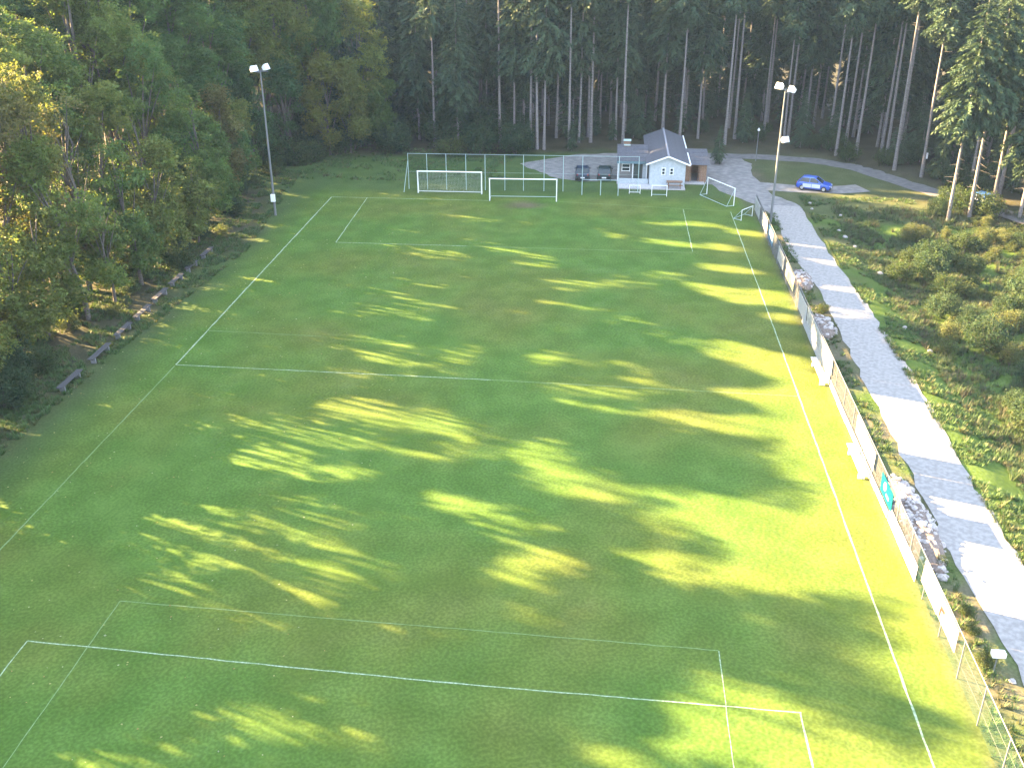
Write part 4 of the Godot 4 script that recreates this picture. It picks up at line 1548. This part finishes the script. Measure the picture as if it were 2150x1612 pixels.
		tints.append((Color(0.07, 0.125, 0.04) if rng.randf() < 0.8 else Color(0.12, 0.125, 0.06)) * v)
	var stalks := []
	var stalk_tints := []
	while stalks.size() < 14000:
		var z := rng.randf_range(-108.0, -40.0)
		var x := 23.8 + rng.randf() * 26.0
		if patch_noise.get_noise_2d(x * 5.0, z * 5.0) < -0.2:
			continue
		var s := rng.randf_range(0.45, 1.15)
		stalks.append(Transform3D(Basis(Vector3.UP, rng.randf() * TAU).scaled(Vector3(s, s * rng.randf_range(0.8, 1.5), s)), Vector3(x, land(x, z) - 0.02, z)))
		stalk_tints.append([Color(0.06, 0.105, 0.042), Color(0.085, 0.115, 0.055), Color(0.08, 0.08, 0.055)][rng.randi() % 3] * rng.randf_range(0.7, 1.25))
	var w := scatter("tall_weeds", tall_tuft, M.blade, stalks, stalk_tints, self)
	w.set_meta("label", "tangle of tall weeds and dead stalks in the scrub across the road")
	w.set_meta("category", "weeds")
	var g := scatter("rough_grass", tuft, M.blade, places, tints, self)
	g.set_meta("label", "tufts of rough grass along the verge and the wood edge")
	g.set_meta("category", "grass")


func place_spruce(kind: int, q: Vector3, size: float, lit: bool) -> void:
	var o := copy(spruce_kinds[kind], "young_spruce" if kind == 4 else "spruce_tree", q, rng.randf() * TAU, size)
	if kind == 4:
		o.set_meta("label", "young spruce green to the ground under the tall forest stems")
		o.set_meta("group", "young spruces under the forest stems")
	elif lit:
		o.set_meta("label", "tall spruce with bare stem rising from the scrub across the road")
		o.set_meta("group", "spruces rising from the scrub")
	elif kind == 3:
		o.set_meta("label", "spruce with low hanging dark crown in the forest behind the clubhouse")
		o.set_meta("group", "low crowned spruces of the forest")
	else:
		o.set_meta("label", "tall spruce with long bare grey stem in the forest behind the clubhouse")


func place_bush(kind: int, q: Vector3, size: float, label: String, group: String, called := "bush") -> void:
	var o := copy(bush_kinds[kind], called, q, rng.randf() * TAU, size, label)
	o.set_meta("group", group)


func build_small_things() -> void:
	# benches at the wooded side
	var bx := [-35.7, -57.0, -60.0, -35.8, -61.6, -64.6, -36.0, -66.0, -68.6, -36.1, -69.6, -72.4, -36.3, -73.4, -76.2, -36.4, -77.2, -79.8, -36.5, -81.0, -83.4, -36.5, -84.6, -87.2]
	for i in 8:
		bench("weathered grey bench in the row at the foot of the wooded bank", Vector3(bx[i * 3], 0, bx[i * 3 + 1]), Vector3(bx[i * 3] - 0.05, 0, bx[i * 3 + 2]), M.bench_wood, "row of benches at the foot of the wooded bank", false)
	var rocks := []
	for i in 4:
		rocks.append(rock(500 + i))
	heap("long low heap of pale rubble behind the cyan board", Vector3(16.95, 0, -46.6), Vector3(0.85, 0.6, 4.6), 260, rocks)
	heap("rubble heap with weeds behind the longest white board", Vector3(16.9, 0, -73.6), Vector3(0.9, 0.6, 2.4), 90, rocks)
	heap("dark rubble heap on the road edge behind the yellow board", Vector3(17.0, 0, -84.2), Vector3(0.9, 0.5, 2.6), 80, rocks)
	for s in [[1762, 487, 0.4], [1775, 500, 0.5], [1795, 520, 0.4], [1847, 578, 0.5], [1900, 690, 0.4], [1952, 742, 0.35], [1765, 455, 0.35], [2030, 1200, 0.25], [2061, 1222, 0.2], [2125, 1437, 0.3], [1700, 430, 0.4], [1705, 440, 0.3]]:
		var q := on_land(s[0], s[1])
		var t := thing("boulder", "pale stone lying on the grass beside the gravel road", "stone", q + Vector3(0, s[2] * 0.2, 0), rng.randf() * TAU, "pale stones along the road verge")
		var o := shared("stone", rocks[rng.randi() % 4], M.stone, t)
		o.scale = Vector3(s[2] * 0.6, s[2] * 0.5, s[2] * 0.5)
	# fallen leaves on the turf below the wood
	var m := MB.new()
	m.quad(Vector3(-0.05, 0, 0), Vector3(0, 0.01, 0.035), Vector3(0.05, 0, 0), Vector3(0, 0.01, -0.035), Vector3.UP)
	var places := []
	var tints := []
	for i in 1000:
		var z := rng.randf_range(-105.0, -26.0)
		var x := -37.5 + pow(rng.randf(), 1.7) * 26.0
		var s := rng.randf_range(0.6, 1.4)
		places.append(Transform3D(Basis.from_euler(Vector3(rng.randfn() * 0.3, rng.randf() * TAU, 0)).scaled(Vector3.ONE * s), Vector3(x, land(x, z) + 0.03, z)))
		tints.append([Color(0.24, 0.23, 0.1), Color(0.2, 0.14, 0.06), Color(0.26, 0.27, 0.19)][rng.randi() % 3])
	var g := scatter("fallen_leaves", m.mesh(), M.leaf, places, tints, self)
	g.set_meta("label", "fallen yellow leaves scattered on the shaded turf")
	g.set_meta("category", "leaves")
